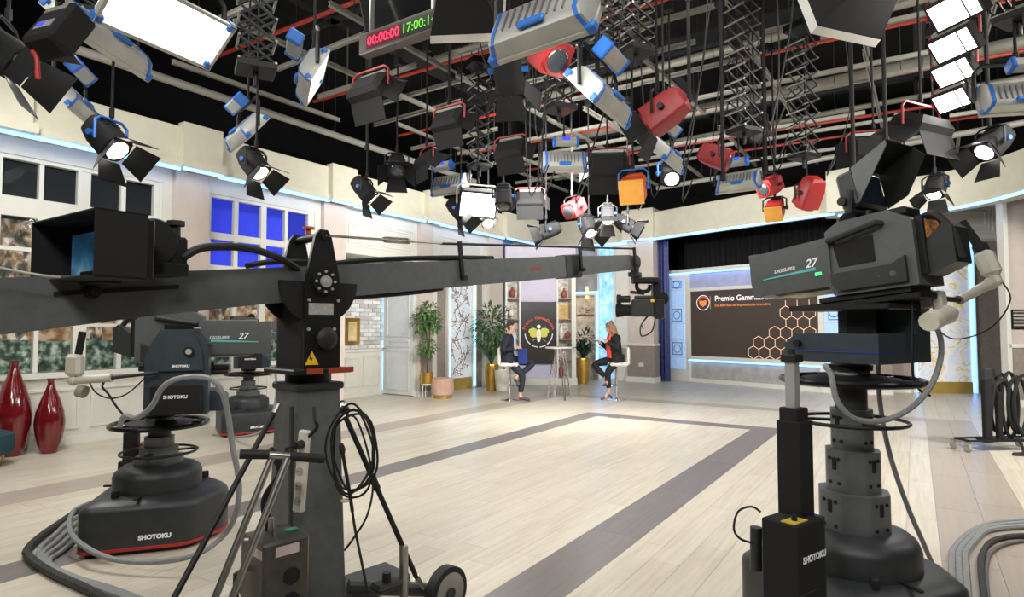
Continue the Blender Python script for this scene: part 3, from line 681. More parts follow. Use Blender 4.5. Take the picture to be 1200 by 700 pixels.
fo = MB(); cloud(fo, (0, 0, 1.05), .22, 240, .09, .024, rnd); cloud(fo, (-.1, 0, 1.62), .26, 260, .1, .026, rnd); cloud(fo, (.15, 0, 1.6), .22, 200, .1, .026, rnd); cloud(fo, (.03, 0, 1.8), .24, 220, .1, .026, rnd)
P(fi, 'foliage', fo, lf1, ang=0, kind='stuff')
def gold_vase(o, h, r, m_=gold):
    pr = []; n = 14
    for i in range(n + 1):
        t = i / n; rr_ = r * (.55 + .45 * math.sin(PI * (t * .55 + .08))); pr.append((rr_ * (1 + .035 * (i % 2)), h * t))
    pr += [(r * .7, h), (r * .65, h - .05)]
    return P(o, 'pot', MB().lathe(pr, 18), m_)
o = thing('potted_palm', 'bushy palm in a ribbed gold vase behind the seated man', 'plant', M.Translation(onz(576, 458)))
gold_vase(o, .62, .17)
fo = MB(); arching(fo, (0, 0, .6), 30, .95, .035, rnd, 2.2); cloud(fo, (.02, 0, 1.5), .45, 520, .22, .028, rnd, 1.15)
P(o, 'foliage', fo, lf2, ang=0, kind='stuff'); P(o, 'stem', MB().cyl((0, 0, .5), (.02, 0, 1.4), .014, n=6), bark)
o = thing('planter', 'tall white tapered planter beside the ribbed gold vase', 'planter', M.Translation(onz(589, 459)))
P(o, 'shell', MB().lathe([(.13, 0), (.15, .02), (.2, .5), (.19, .5), (.17, .44)], 24), ivory); P(o, 'soil', MB().cyl((0, 0, .43), (0, 0, .45), .17), bark)
o = thing('dragon_plant', 'dark spiky plant in a hammered gold vase between bookcase and woman', 'plant', M.Translation(onz(683.5, 450)))
gold_vase(o, .68, .18); fo = MB(); arching(fo, (0, 0, .62), 46, 1.0, .026, rnd, 1.5, 7); arching(fo, (0, 0, .75), 34, .85, .024, rnd, 2.4, 7); cloud(fo, (0, 0, 1.15), .36, 160, .2, .02, rnd, .8); P(o, 'foliage', fo, lf3, ang=0, kind='stuff')
o = thing('stage_plant', 'spiky plant in a tall gold vase at the right end of the stage', 'plant', M.Translation(onz(1011, 462)))
gold_vase(o, .8, .17); fo = MB(); arching(fo, (0, 0, .75), 34, 1.1, .014, rnd, 2.4, 7); P(o, 'foliage', fo, lf3, ang=0, kind='stuff')
# ottoman
o = thing('ottoman', 'round fluted pink velvet ottoman on a gold base ring', 'ottoman', M.Translation(onz(518.5, 466.5)))
n = 64; pr = []
for r_, z in ((.2, .06), (.225, .08), (.235, .24), (.225, .40), (.2, .425), (.08, .43)):
    pr.append([(r_ * (1 + (.035 * abs(math.sin(i * PI / 4)) if z < .42 else 0)) * math.cos(2 * PI * i / n), r_ * (1 + (.035 * abs(math.sin(i * PI / 4)) if z < .42 else 0)) * math.sin(2 * PI * i / n), z) for i in range(n)])
P(o, 'cushion', MB().loft(pr), mat('pink_velvet', (198, 160, 142), .7, var=.05)); P(o, 'base_ring', MB().cyl((0, 0, 0), (0, 0, .065), .21, n=32), gold)
# red vases and teal pouffe
redg = mat('oxblood_glaze', (104, 20, 24), .12, var=.12, scale=4, coat=.6)
for px, h, r_, lb in ((13, 1.1, .185, 'taller glossy oxblood floor vase under the first window'), (57, .88, .155, 'shorter glossy oxblood floor vase under the first window')):
    b0 = onz(px, 534.5 if px < 20 else 531); pr = [(r_ * q, h * t) for q, t in ((.52, 0), (.56, .02), (.78, .14), (.97, .32), (1, .42), (.9, .56), (.62, .72), (.36, .84), (.22, .92), (.21, .97), (.3, 1), (.26, 1), (.16, .96))]
    MB(M.Translation(b0)).lathe(pr, 32).build('floor_vase', redg, label=lb, cat='vase', group='oxblood floor vases')
o = thing('teal_pouffe', 'teal velvet seat with a thin gold leg beside the vases', 'seat', M.Translation(onz(-22, 548)))
P(o, 'cushion', MB().lathe([(.2, .12), (.26, .14), (.28, .22), (.27, .34), (.2, .37)], 24), mat('teal_velvet', (22, 62, 74), .8))
for k in range(4): P(o, 'leg', MB().cyl((.2 * math.cos(k * 1.57 + .3), .2 * math.sin(k * 1.57 + .3), 0), (.22 * math.cos(k * 1.57 + .3), .22 * math.sin(k * 1.57 + .3), .13), .009, .014), gold)

# ================================================================ talk corner: table, stools, people
o = thing('bar_table', 'tall round white table on splayed steel hairpin legs between the guests', 'table', M.Translation(onz(655.5, 468.5)))
TH = 1.08
P(o, 'tabletop', MB().lathe([(.26, TH - .03), (.29, TH - .022), (.29, TH), (.2, TH + .001)], 32), mat('table_white', (232, 230, 226), .3))
for k in range(4):
    a = k * PI / 2 + .35 + YAW; c, s_ = math.cos(a), math.sin(a)
    P(o, 'leg', MB().tube([(.1 * c - .05 * s_, .1 * s_ + .05 * c, TH - .03), (.27 * c - .01 * s_, .27 * s_ + .01 * c, .01), (.27 * c + .01 * s_, .27 * s_ - .01 * c, .01), (.1 * c + .05 * s_, .1 * s_ - .05 * c, TH - .03)], .009, 6), chrome)
def stool(pos, ang, label):
    T = M.Translation(pos) @ M.Rotation(ang, 4, 'Z')     # sitter faces +x
    o = thing('bar_stool', label, 'stool', T, 'white bar stools')
    P(o, 'base_disc', MB().lathe([(.2, 0), (.2, .012), (.06, .03), (.03, .05)], 28), chrome)
    P(o, 'column', MB().cyl((0, 0, .03), (0, 0, .45), .03).cyl((0, 0, .45), (0, 0, .7), .02), chrome)
    P(o, 'footrest', MB().ring((.1, 0, .3), .12, .011, 24, 6), chrome)
    lw = mat('white_leather', (226, 224, 218), .4, bump=.15, scale=18)
    P(o, 'seat', MB().box((0, 0, .73), (.38, .4, .08), .03), lw)
    b = MB().box((-.2, 0, .9), (.06, .4, .36), .03)
    P(o, 'backrest', b, lw)
    return o
mp0 = onz(597.5, 469.5); wp0 = onz(722.5, 469)
MA = YAW - .12; WA = YAW + PI + .2
stool(mp0, MA, 'white leather bar stool under the man in the navy suit'); stool(wp0, WA, 'white leather bar stool under the woman in the black jacket')

skin = mat('skin', (206, 160, 136), .5, var=.04); suit = mat('navy_suit', (30, 34, 48), .8, var=.1, scale=30)
def skinned(name, chains, mt, parent, sub=2):
    """chains: lists of (x,y,z,r); points at the same place join. Grown with Skin + Subdivision into one surface"""
    vs, es, rs, ix = [], [], [], {}
    for ch in chains:
        pv = None
        for p in ch:
            k = (round(p[0], 3), round(p[1], 3), round(p[2], 3))
            if k not in ix: ix[k] = len(vs); vs.append(p[:3]); rs.append(p[3])
            if pv is not None: es.append((pv, ix[k]))
            pv = ix[k]
    me = bpy.data.meshes.new('tmp'); me.from_pydata(vs, es, []); o = bpy.data.objects.new('tmp', me); COL.objects.link(o)
    m_ = o.modifiers.new('s', 'SKIN'); m_.use_smooth_shade = True
    for i, d in enumerate(me.skin_vertices[0].data):
        r_ = rs[i]; d.radius = r_ if isinstance(r_, tuple) else (r_, r_); d.use_root = (i == 0)
    s2 = o.modifiers.new('u', 'SUBSURF'); s2.levels = sub; s2.render_levels = sub
    dg = bpy.context.evaluated_depsgraph_get(); dg.update()
    nm = bpy.data.meshes.new_from_object(o.evaluated_get(dg)); bpy.data.objects.remove(o); bpy.data.meshes.remove(me)
    nm.name = name; nm.materials.clear(); nm.materials.append(mt)
    q = bpy.data.objects.new(name, nm); COL.objects.link(q)
    if parent is not None: q.parent = parent
    return q
def fingers(h, d, side):
    """five short finger chains leaving the palm end h along d"""
    h, d = V(h), V(d).normalized(); s_ = d.cross(V((0, 0, 1))).normalized(); out = []
    for k, L in enumerate((.07, .08, .075, .06)):
        b = h + s_ * (k - 1.5) * .02; e = b + d * L * .6; out.append([(*h, .024), (*b, .012), (*e, .01), (*(e + d * L * .35 + V((0, 0, -.025))), .008)])
    t = h - d * .035 + s_ * side * .03; out.append([(*h, .024), (*t, .013), (*(t + d * .05 + s_ * side * .02), .01)])
    return out
def person(label, T, j, cl):
    o = thing('person', label, 'person', T)
    H, N, S = j['head'], j['neck'], j['sh']
    body = [[(*j['hip'], .11), (*j['waist'], .105), (*j['chest'], .125), (*S, .07), (*N, .05), (H[0] - .005, H[1], H[2] - .06, .062), (H[0], H[1], H[2] + .02, .082), (H[0] - .01, H[1], H[2] + .075, .062)]]
    body[0] = [(p[0], p[1], p[2], p[3]) for p in body[0]]
    for side, nm in ((1, 'l'), (-1, 'r')):
        sh = (S[0], side * .17, S[2] - .02)
        el, wr_, hd = j['el' + nm], j['wr' + nm], j['hd' + nm]
        body.append([(*S, .07), (*sh, .04), (*el, .036), (*wr_, .03), (*hd, .036)])
        body += [[(*hd, .036)] + f[1:] for f in fingers(hd, V(hd) - V(wr_), -side)]
        hp = (j['hip'][0], side * .09, j['hip'][2] - .01)
        body.append([(*j['hip'], .11), (*hp, .1), (*j['kn' + nm], .06), (*j['an' + nm], .038), (*j['to' + nm], .03)])
    skinned('body', body, skin, o)
    # clothes
    g = .016
    jk = MB(); rg = []
    for c_, rx, ry in ((V(j['hip']) + V((.0, 0, -.05)), .15, .2), (V(j['waist']), .125, .175), (V(j['chest']), .135, .2), (V(S) + V((0, 0, -.03)), .115, .2), (V(S) + V((0, 0, .03)), .09, .16), (V(N) + V((0, 0, -.03)), .06, .07)):
        rg.append([(c_.x + rx * math.cos(2 * PI * i / 18), c_.y + ry * math.sin(2 * PI * i / 18), c_.z) for i in range(18)])
    jk.loft(rg)
    for side, nm in ((1, 'l'), (-1, 'r')):
        sh = V((S[0], side * .165, S[2] - .03)); e_, w__ = V(j['el' + nm]), V(j['wr' + nm])
        jk.tube([sh + V((0, -side * .06, .01)), sh, sh.lerp(e_, .5), e_, e_.lerp(w__, .45), e_.lerp(w__, .92)], [.085, .085, .075, .062, .055, .047], 12)
        jk.ball(sh, .088, 12, 8); jk.ball(e_, .063, 10, 8)
    P(o, 'jacket', jk, cl['jacket'], ang=60)
    tr = [[(j['hip'][0], 0, j['hip'][2], .125)]]
    for side, nm in ((1, 'l'), (-1, 'r')):
        hp = (j['hip'][0], side * .09, j['hip'][2] - .01); k_, a_ = V(j['kn' + nm]), V(j['an' + nm])
        tr.append([(j['hip'][0], 0, j['hip'][2], .125), (*hp, .108), (*k_, .076), (*(k_ + (a_ - k_) * cl.get('hem' + nm, .85)), cl.get('cuff', .055))])
    skinned('trousers', tr[1:], cl['trousers'], o)
    for nm in 'lr':
        a_, t_ = V(j['an' + nm]), V(j['to' + nm]); d = (t_ - a_)
        if cl.get('heel'):
            skinned('shoe', [[(*(a_ + V((-.03, 0, -.035))), .03), (*(a_ + d * .6), .028), (*(t_ + V((.02, 0, 0))), .03), (*(t_ + V((.07, 0, -.008))), .018)], [(*(a_ + V((-.03, 0, -.035))), .03), (a_.x - .05, a_.y, a_.z - .14, .008)]], cl['shoe'], o)
        else: skinned('shoe', [[(*(a_ + V((-.03, 0, -.03))), .04), (*(a_ + d * .6), .042), (*(t_ + d.normalized() * .03), .036), (*(t_ + d.normalized() * .08), .02)]], cl['shoe'], o)
    skinned('hair', cl['hair'], cl['hairm'], o)
    hx_, hy, hz = H
    f_ = MB().ball((hx_ + .075, hy + .03, hz + .025), .009, 8, 6).ball((hx_ + .075, hy - .03, hz + .025), .009, 8, 6); P(o, 'eyes', f_, mat('eye_dark', (50, 36, 30), .3), kind='stuff')
    P(o, 'nose', MB().cyl((hx_ + .07, hy, hz + .025), (hx_ + .098, hy, hz - .015), .007, .013, 8), skin)
    P(o, 'mouth', MB().ball((hx_ + .068, hy, hz - .045), .02, 10, 6, (.5, 1, .3)), mat('lips', (170, 96, 86), .5))
    P(o, 'ears', MB().ball((hx_ - .005, hy + .078, hz + .005), .028, 8, 6, (.7, .35, 1)).ball((hx_ - .005, hy - .078, hz + .005), .028, 8, 6, (.7, .35, 1)), skin, kind='stuff')
    return o
M0 = M.Translation(mp0) @ M.Rotation(MA, 4, 'Z')
jm = dict(hip=(-.02, 0, .83), waist=(-.03, 0, .98), chest=(-.05, 0, 1.14), sh=(-.04, 0, 1.3), neck=(-.01, 0, 1.38), head=(.035, 0, 1.485),
          ell=(-.06, .25, 1.06), wrl=(.17, .17, 1.04), hdl=(.235, .14, 1.03), elr=(-.1, -.27, 1.04), wrr=(.12, -.19, 1.07), hdr=(.19, -.16, 1.09),
          knr=(.28, -.12, .52), anr=(.22, -.12, .09), tor=(.36, -.13, .045), knl=(.5, .05, .76), anl=(.14, -.13, .47), tol=(.19, -.23, .38))
hm = [[(.0, 0, 1.52, .075), (.01, 0, 1.56, .08), (.05, 0, 1.585, .05)], [(.0, 0, 1.52, .075), (-.045, 0, 1.47, .05)]]
mn = person('man in navy suit and light blue shirt seated on bar stool, legs crossed', M0, jm, dict(jacket=suit, trousers=suit, shoe=mat('brown_suede', (84, 72, 64), .8), hair=hm, hairm=mat('dark_brown_hair', (58, 46, 38), .7), heml=.72))
P(mn, 'shirt', MB().prism([(0, 0)] and [(.055, -.05), (.09, -.03), (.1, 0), (.09, .03), (.055, .05)], .92, 1.34, T=M.Translation((.03, 0, 0))), mat('light_blue_shirt', (176, 194, 222), .7))
MB(M0 @ M.Translation((.27, -.11, .9)) @ M.Rotation(-.08, 4, 'Y') @ M.Rotation(-.35, 4, 'Z')).box((0, 0, 0), (.2, .02, .31), .004).build('blue_folder', mat('royal_blue_card', (40, 58, 128), .5), label='blue document folder held by the man on his knee', cat='folder')
W0 = M.Translation(wp0) @ M.Rotation(WA, 4, 'Z')
jw = dict(hip=(0, 0, .83), waist=(.02, 0, .97), chest=(.04, 0, 1.13), sh=(.05, 0, 1.29), neck=(.09, 0, 1.37), head=(.145, 0, 1.47),
          ell=(.08, .27, 1.07), wrl=(.26, .16, 1.2), hdl=(.32, .14, 1.25), elr=(.1, -.26, 1.06), wrr=(.3, -.12, 1.17), hdr=(.37, -.08, 1.21),
          knl=(.24, .12, .58), anl=(.2, .12, .17), tol=(.32, .12, .05), knr=(.48, -.04, .74), anr=(.22, .1, .42), tor=(.3, .2, .33))
hw = [[(.11, 0, 1.52, .085), (.13, 0, 1.55, .075)], [(.11, 0, 1.52, .085), (.06, 0, 1.44, .085), (.03, 0, 1.33, .09), (.02, 0, 1.24, .06)], [(.06, 0, 1.44, .085), (.09, .08, 1.36, .045), (.1, .1, 1.26, .035)], [(.06, 0, 1.44, .085), (.09, -.08, 1.36, .045), (.1, -.1, 1.26, .035)]]
blk = mat('black_jacket_cloth', (22, 21, 22), .8, var=.1, scale=30)
wm = person('woman in black jacket, orange-red blouse and heels seated on bar stool', W0, jw, dict(jacket=blk, trousers=blk, shoe=mat('red_leather_shoe', (120, 46, 40), .35), hair=hw, hairm=mat('auburn_hair', (150, 108, 76), .6, var=.2, scale=20), heel=1, cuff=.05))
P(wm, 'blouse', MB().loft([[(x_ + .05 * math.cos(t), .085 * math.sin(t), z_) for t in [k * PI / 6 - PI / 2 for k in range(12)]] for x_, z_ in ((.13, .86), (.15, .95), (.165, 1.1), (.165, 1.22), (.13, 1.33))]), mat('orange_red_silk', (228, 72, 44), .45))
# ================================================================ camera equipment
gun = mat('gunmetal_paint', (98, 101, 102), .42, .2, var=.05, scale=20); gund = mat('dark_gunmetal', (52, 54, 56), .45, .2, var=.06, scale=14)
bluegrey = mat('blue_grey_paint', (50, 60, 68), .45, .1, var=.05, scale=16); camgrey = mat('camera_grey', (82, 84, 85), .5, var=.04, scale=25); camdark = mat('camera_dark', (36, 38, 39), .5, var=.06, scale=20)
greyhose = mat('grey_cable_sleeve', (134, 136, 136), .6, var=.06, scale=30); palegrey = mat('pale_grey_plastic', (196, 190, 176), .45, var=.03)
redp = mat('red_trim', (170, 40, 34), .5, var=.05); letter = mat('white_lettering', (230, 230, 230), .5, emit=.15, var=0); teal = mat('teal_line', (90, 176, 170), .5, var=0)
silver = mat('silver_paint', (186, 186, 182), .4, .4, var=.03)
def loop(pts, r, name, m_, parent=None, k=6, n=8, **kw): return MB().tube(pts, r, n, k).build(name, m_, parent, **kw)

# ---------------------------------------------------------------- jib crane
PV = at(363, 332, 3.05); TIP = at(744, 307.5, 5.2)
hd_ = TIP - PV; jy = math.atan2(hd_.y, hd_.x); hl = math.hypot(hd_.x, hd_.y); jp = math.atan2(hd_.z, hl); AL = hd_.length
JF = M.Translation((PV.x, PV.y, 0)) @ M.Rotation(jy, 4, 'Z')               # stands on the floor, x along the arm
AF = M.Translation((0, 0, PV.z)) @ M.Rotation(-jp, 4, 'Y')                 # in JF: arm axis
jib = thing('jib_crane', 'long grey camera jib arm on a tapered steel column with wheeled base', 'camera crane', JF)
def armrings(secs):
    return [[(x, -w_, zc - h), (x, w_, zc - h), (x, w_, zc + h), (x, -w_, zc + h)] for x, w_, h, zc in secs]
AY = .02
P(jib, 'front_arm', MB(AF @ M.Translation((0, AY, 0))).loft(armrings([(.0, .055, .082, 0), (.12, .06, .084, 0), (1.2, .055, .08, 0), (2.2, .05, .078, 0), (2.22, .048, .072, 0), (AL - .12, .045, .064, 0), (AL + .0, .04, .05, 0), (AL + .04, .03, .03, 0)])), gun)
P(jib, 'rear_arm', MB(AF @ M.Translation((0, AY, 0))).loft(armrings([(.0, .058, .083, -.0), (-.3, .06, .085, .0), (-.75, .064, .09, -.004), (-1.15, .068, .1, -.012), (-1.9, .07, .105, -.015)])), gun)
# rear arm joint bevel, slot and clamp knob
s0 = MB(AF).bx(-1.05, -.62, AY - .071, AY - .06, .012, .028); P(jib, 'slot', s0, blackm)
P(jib, 'clamp_knob', MB(AF).cyl((-.93, AY - .06, .018), (-.93, AY - .11, .018), .028, .024, 10).cyl((-.93, AY - .11, .018), (-.93, AY - .118, .018), .014, n=10), rubber)
for x in (2.02, 2.08): P(jib, 'arm_sleeve', MB(AF).box((x + .06, AY, 0), (.14, .115, .175), .01), gund)
P(jib, 'arm_logo', MB(AF).bx(1.62, 1.72, AY - .0535, AY - .052, -.008, .008), redp, ang=0)
P(jib, 'tip_cap', MB(AF).cyl((AL - .02, AY - .055, 0), (AL - .02, AY + .055, 0), .058, n=20), gund)
pz = PV.z
def plate_poly(zt, z0): return [(-.095, z0), (.095, z0), (.095, pz - .05), (.085, pz + .03), (.04, zt - .03), (.02, zt), (-.02, zt), (-.045, zt - .03), (-.085, pz + .03), (-.095, pz - .05)]
zt_, zb_ = pz + .255, pz - .42
for y0, y1 in ((-.135, -.115), (.13, .15)): P(jib, 'pivot_plate', MB().prismy(plate_poly(zt_, zb_), y0, y1), black)
P(jib, 'rear_cover', MB().bx(-.095, -.08, -.11, .13, zb_, pz - .1), blackm)
seg = [(.205 * math.cos(a), .205 * math.sin(a)) for a in [math.radians(-180 + k * 7.5) for k in range(25)]]
for y0 in (-.105, .1): P(jib, 'brake_sector', MB(M.Translation((0, 0, pz))).prismy(seg, y0, y0 + .02), blackm)
P(jib, 'top_shaft', MB().cyl((-.0, -.15, zt_ - .03), (0, .17, zt_ - .03), .02, n=14), black)
P(jib, 'shaft_clip', MB().cyl((0, .02, zt_ - .03), (0, .02, zt_ + .02), .012, n=8).cyl((0, .02, zt_ + .02), (0, .02, zt_ + .03), .03, n=12), mat('orange_anodised', (196, 92, 40), .4, .3))
hub = P(jib, 'pivot_hub', MB().cyl((0, -.135, pz), (0, -.155, pz), .062, n=28), black)
P(hub, 'hub_cap', MB().cyl((0, -.155, pz), (0, -.168, pz), .028, n=20).cyl((0, -.168, pz), (0, -.174, pz), .012, n=12), silver)
for k in range(8): P(hub, 'bolt', MB().cyl((.049 * math.cos(k * PI / 4), -.155, pz + .049 * math.sin(k * PI / 4)), (.049 * math.cos(k * PI / 4), -.163, pz + .049 * math.sin(k * PI / 4)), .0065, n=8), silver)
kn = P(jib, 'lock_knob', MB().lathe([(.03, 0), (.052, .006), (.055, .03), (.04, .045), (.02, .05)], 10, T=M.Translation((.01, -.135, pz - .275)) @ M.Rotation(PI / 2, 4, 'X')), rubber)
for x, z in ((-.075, pz - .09), (.08, pz - .09), (-.075, pz - .23), (.06, pz - .23), (.0, zt_ - .03)): P(jib, 'bolt', MB().cyl((x, -.135, z), (x, -.143, z), .008, n=8), silver)
P(jib, 'rating_plate', MB().bx(-.075, .055, -.137, -.1355, pz - .16, pz - .105), mat('plate_silver', (182, 178, 176), .4, .3, var=.1, scale=60))
tri = [(-.09, pz - .40), (-.02, pz - .40), (-.055, pz - .335)]
P(jib, 'warning_triangle', MB().prismy(tri, -.138, -.1355), mat('warning_yellow', (240, 190, 30), .5, var=0))
P(jib, 'warning_bolt_mark', MB().add([(-.064, -.1385, pz - .35), (-.07, -.1385, pz - .375), (-.06, -.1385, pz - .372), (-.062, -.1385, pz - .392), (-.05, -.1385, pz - .366), (-.059, -.1385, pz - .369)], [(0, 1, 2, 3, 4, 5)]), blackm, ang=0)
P(jib, 'turntable', MB().bx(-.155, .155, -.155, .165, zb_ - .025, zb_, .006).cyl((0, 0, zb_ - .07), (0, 0, zb_ - .02), .11, n=28), black)
for y, x0, x1 in ((-.158, -.09, -.01), (-.158, .02, .155)): P(jib, 'red_level_strip', MB().bx(x0, x1, y - .006, y + .004, zb_ - .022, zb_ + .004), mat('dark_orange_strip', (150, 60, 36), .5))
zc_ = zb_ - .07
P(jib, 'column_cap', MB().bx(-.128, .128, -.128, .128, zc_ - .035, zc_, .008), gund)
P(jib, 'column', MB().loft([[(-a, -a, z), (a, -a, z), (a, a, z), (-a, a, z)] for a, z in ((.142, .1), (.13, .5), (.11, zc_ - .035))]), gun)
P(jib, 'cable_channel', MB().bx(-.15, -.135, -.13, -.11, .15, zc_ - .1), gund)
# tie rod over the arm
A2 = AF
def ap(x, y, z): return AF @ V((x, y, z))
tr_ = MB().cyl((0, -.145, zt_ - .03), ap(.86, -.03, .185), .0065, n=8); P(jib, 'tie_rod', tr_, steel)
tb0, tb1 = V((0, -.145, zt_ - .03)).lerp(ap(.86, -.03, .185), .46), V((0, -.145, zt_ - .03)).lerp(ap(.86, -.03, .185), .66)
tbk = MB()
for dz in (-.012, .012): tbk.cyl(tb0 + V((0, 0, dz)), tb1 + V((0, 0, dz)), .005, n=6)
P(jib, 'turnbuckle', tbk.cyl(tb0 - (tb1 - tb0) * .06, tb0 + (tb1 - tb0) * .06, .015, n=8).cyl(tb1 - (tb1 - tb0) * .06, tb1 + (tb1 - tb0) * .06, .015, n=8), steel)
P(jib, 'tension_bar', MB().cyl(ap(.84, -.03, .185), ap(AL - .05, -.02, .115), .008, n=8), black)
for x, z1 in ((.98, .185), (2.18, .13), (AL - .07, .115)): 
    q = P(jib, 'bar_post', MB(AF).bx(x - .012, x + .012, AY - .075, AY - .058, -.04, z1 + .01), black); P(q, 'post_knob', MB(AF).cyl((x, AY - .075, -.03), (x, AY - .1, -.03), .016, n=10), rubber)
for k, (x0, x1, z, y) in enumerate(((.1, 1.3, .092, .0), (.15, 1.05, .094, .03), (.2, .85, -.088, -.0), (.25, .8, -.088, .03), (-.3, .1, .1, .02))):
    P(jib, 'cable', MB(AF).tube([(x0, y, z), (x0 + (x1 - x0) * .3, y + .01, z + (.014 if z > 0 else -.004)), (x0 + (x1 - x0) * .7, y - .01, z + (.008 if z > 0 else -.004)), (x1, y, z * .95)], .014, 6, 5), rubber)
P(jib, 'cable', MB(JF.inverted()).tube([at(214, 302, 2.45), at(240, 290, 2.5), at(290, 291, 2.65), at(330, 304, 2.85), at(352, 318, 3.0)], .017, 8, 6), rubber)
# base
P(jib, 'chassis', MB().bx(-.5, .55, -.12, .12, .1, .17, .01).bx(-.1, .1, -.5, .5, .1, .17, .01), gund)
WH = JF.inverted() @ at(523, 679, 3.22); WH.z = .13
wd = (JF.to_3x3().inverted() @ (RGT * .8 - FWD * .6)).normalized()
def wheel(o, c, d, r, w_, nm='wheel'):
    q = P(o, nm, MB().cyl(c - d * w_ / 2, c + d * w_ / 2, r, n=32), rubber)
    P(q, 'wheel_rim', MB().cyl(c - d * (w_ / 2 + .004), c + d * (w_ / 2 + .004), r * .78, n=28), steel)
    P(q, 'hub_cap', MB().cyl(c - d * (w_ / 2 + .012), c + d * (w_ / 2 + .012), r * .22, n=16), gund)
    return q
wheel(jib, WH, wd, .13, .055)
for s_ in ((-.52, .0), (.0, .52)):
    wheel(jib, V((s_[0], s_[1], .1)), V((0, 1, 0)), .1, .05)
JI = JF.inverted(); 
P(jib, 'axle_beam', MB().cyl(JI @ at(408, 688, 3.05), WH - wd * .03, .035, n=10).bx(-.05, .05, -.05, .05, .1, .16), gund)
b_ = JI @ at(405, 489, 2.95); e_ = JI @ at(488, 677, 3.1)
q = P(jib, 'strut', MB().cyl(b_, e_, .0125, n=10).cyl(b_.lerp(e_, .36), b_.lerp(e_, .44), .018, n=10), rubber); P(q, 'strut_end', MB().cyl(e_, JI @ at(497, 690, 3.14), .017, .008, 8), steel)
b_ = JI @ at(321, 484, 2.88); e_ = JI @ at(196, 716, 2.35)
q = P(jib, 'strut', MB().cyl(b_, e_, .0125, n=10), rubber); P(q, 'strut_end', MB().cyl(b_, JI @ at(327, 473, 2.9), .016, .01, 8), steel)
P(jib, 'steel_post', MB().cyl(JI @ at(473, 640, 3.05), JI @ at(473.5, 706, 3.05), .022, n=14), steel)
fp_ = JI @ at(453, 686, 2.95); P(jib, 'foot_pedal', MB().box(fp_, (.14, .1, .035), .015).cyl(fp_ + V((0, 0, .01)), fp_ + V((0, 0, .06)), .02, n=10), rubber)
hb = [at(281, 532.5, 2.45), at(315, 533, 2.5), at(340, 535, 2.52), at(380, 538, 2.58)]
hb = [JI @ p for p in hb]
h_ = P(jib, 'steering_handle', MB().cyl(hb[1], hb[2], .015, n=14), steel)
for a, b in ((0, 1), (2, 3)): P(h_, 'rubber_grip', MB().cyl(hb[a], hb[b], .019, n=14), rubber)
for (p0, p1) in (((318, 537), (250, 706)), ((337, 538), (270, 706))): P(jib, 'handle_tube', MB().cyl(JI @ at(*p0, 2.51), JI @ at(*p1, 2.3), .014, n=12), steel)
P(jib, 'handle_brace', MB().cyl(JI @ at(281, 633, 2.4), JI @ at(292, 633, 2.4), .008, n=8), steel)

# power strip, supply box and coiled cable carried on the column
ps = thing('power_strip', 'white multi-socket power strip hanging on the jib column', 'power strip')
pt0, pt1 = at(357, 508, 2.8), at(350.5, 597, 2.8); T_ = M.Translation((pt0 + pt1) / 2) @ M.Rotation(YAW - .25, 4, 'Z') @ M.Rotation(.07, 4, 'Y')
P(ps, 'body', MB(T_).box((0, 0, 0), (.052, .035, .37), .008), mat('white_plastic', (214, 208, 196), .5, var=.03))
for k in range(4):
    q = P(ps, 'socket', MB(T_).cyl((0, -.018, -.13 + k * .066), (0, -.02, -.13 + k * .066), .02, n=16), mat('socket_grey', (170, 164, 154), .5))
    P(q, 'socket_hole', MB(T_).cyl((-.008, -.0205, -.13 + k * .066), (-.008, -.0212, -.13 + k * .066), .0035, n=6).cyl((.008, -.0205, -.13 + k * .066), (.008, -.0212, -.13 + k * .066), .0035, n=6), blackm, kind='stuff')
P(ps, 'plug', MB(T_).cyl((0, -.02, .125), (0, -.065, .125), .02, .015, 12).tube([(0, -.06, .125), (-.02, -.09, .12), (-.05, -.06, .1), (-.06, .0, .08)], .007, 6, 5), rubber)
MB().tube([at(368, 478, 2.8), at(369, 492, 2.77), at(372, 500, 2.77), at(366, 508, 2.78), at(361, 512, 2.79)], .008, 8, 5).build('black_flex', rubber, label='short black flex looping into the power strip top', cat='cable')
bxT = M.Translation(at(322, 668, 2.62)) @ M.Rotation(jy, 4, 'Z')
sb_ = thing('power_supply', 'dark steel power supply box with carry handle at the column foot', 'power supply', bxT)
P(sb_, 'case', MB().box((.0, 0, -.06), (.2, .22, .42), .01), mat('brushed_dark_steel', (78, 76, 72), .4, .5, var=.1, scale=18))
P(sb_, 'handle', MB().tube([(-.1, .05, .02), (-.14, .05, .01), (-.14, .05, -.14), (-.1, .05, -.15)], .012, 8), rubber)
P(sb_, 'info_label', MB().bx(-.102, -.1005, -.1, .02, .09, .125).bx(-.05, .05, -.1115, -.1105, .09, .13), mat('label_pink', (206, 186, 186), .5))
for k in range(3): P(sb_, 'vent_disc', MB().cyl((.02, -.111, -.0 - k * .1), (.02, -.116, -.0 - k * .1), .035, n=20), blackm)
P(sb_, 'lever', MB().cyl((-.02, 0, .15), (-.02, 0, .22), .012, n=10), steel); P(sb_, 'switch', MB().box((.06, -.02, .155), (.05, .03, .014), .003), mat('green_switch', (60, 130, 96), .5))
MB(bxT).tube([(.0, .05, .15), (-.02, .06, .28), (.03, .02, .4), (-.02, .03, .5)], .018, 8, 6).build('corrugated_hose', blackm, label='black corrugated hose rising from the power supply box', cat='cable')
cc_ = thing('coiled_cable', 'black cable coiled on a hook at the column side with hanging probe', 'cable')
C0 = at(414, 532, 2.78); ex, ez = RGT, V((0, 0, 1))
def cpt(px, py, d=2.78): return at(px, py, d)
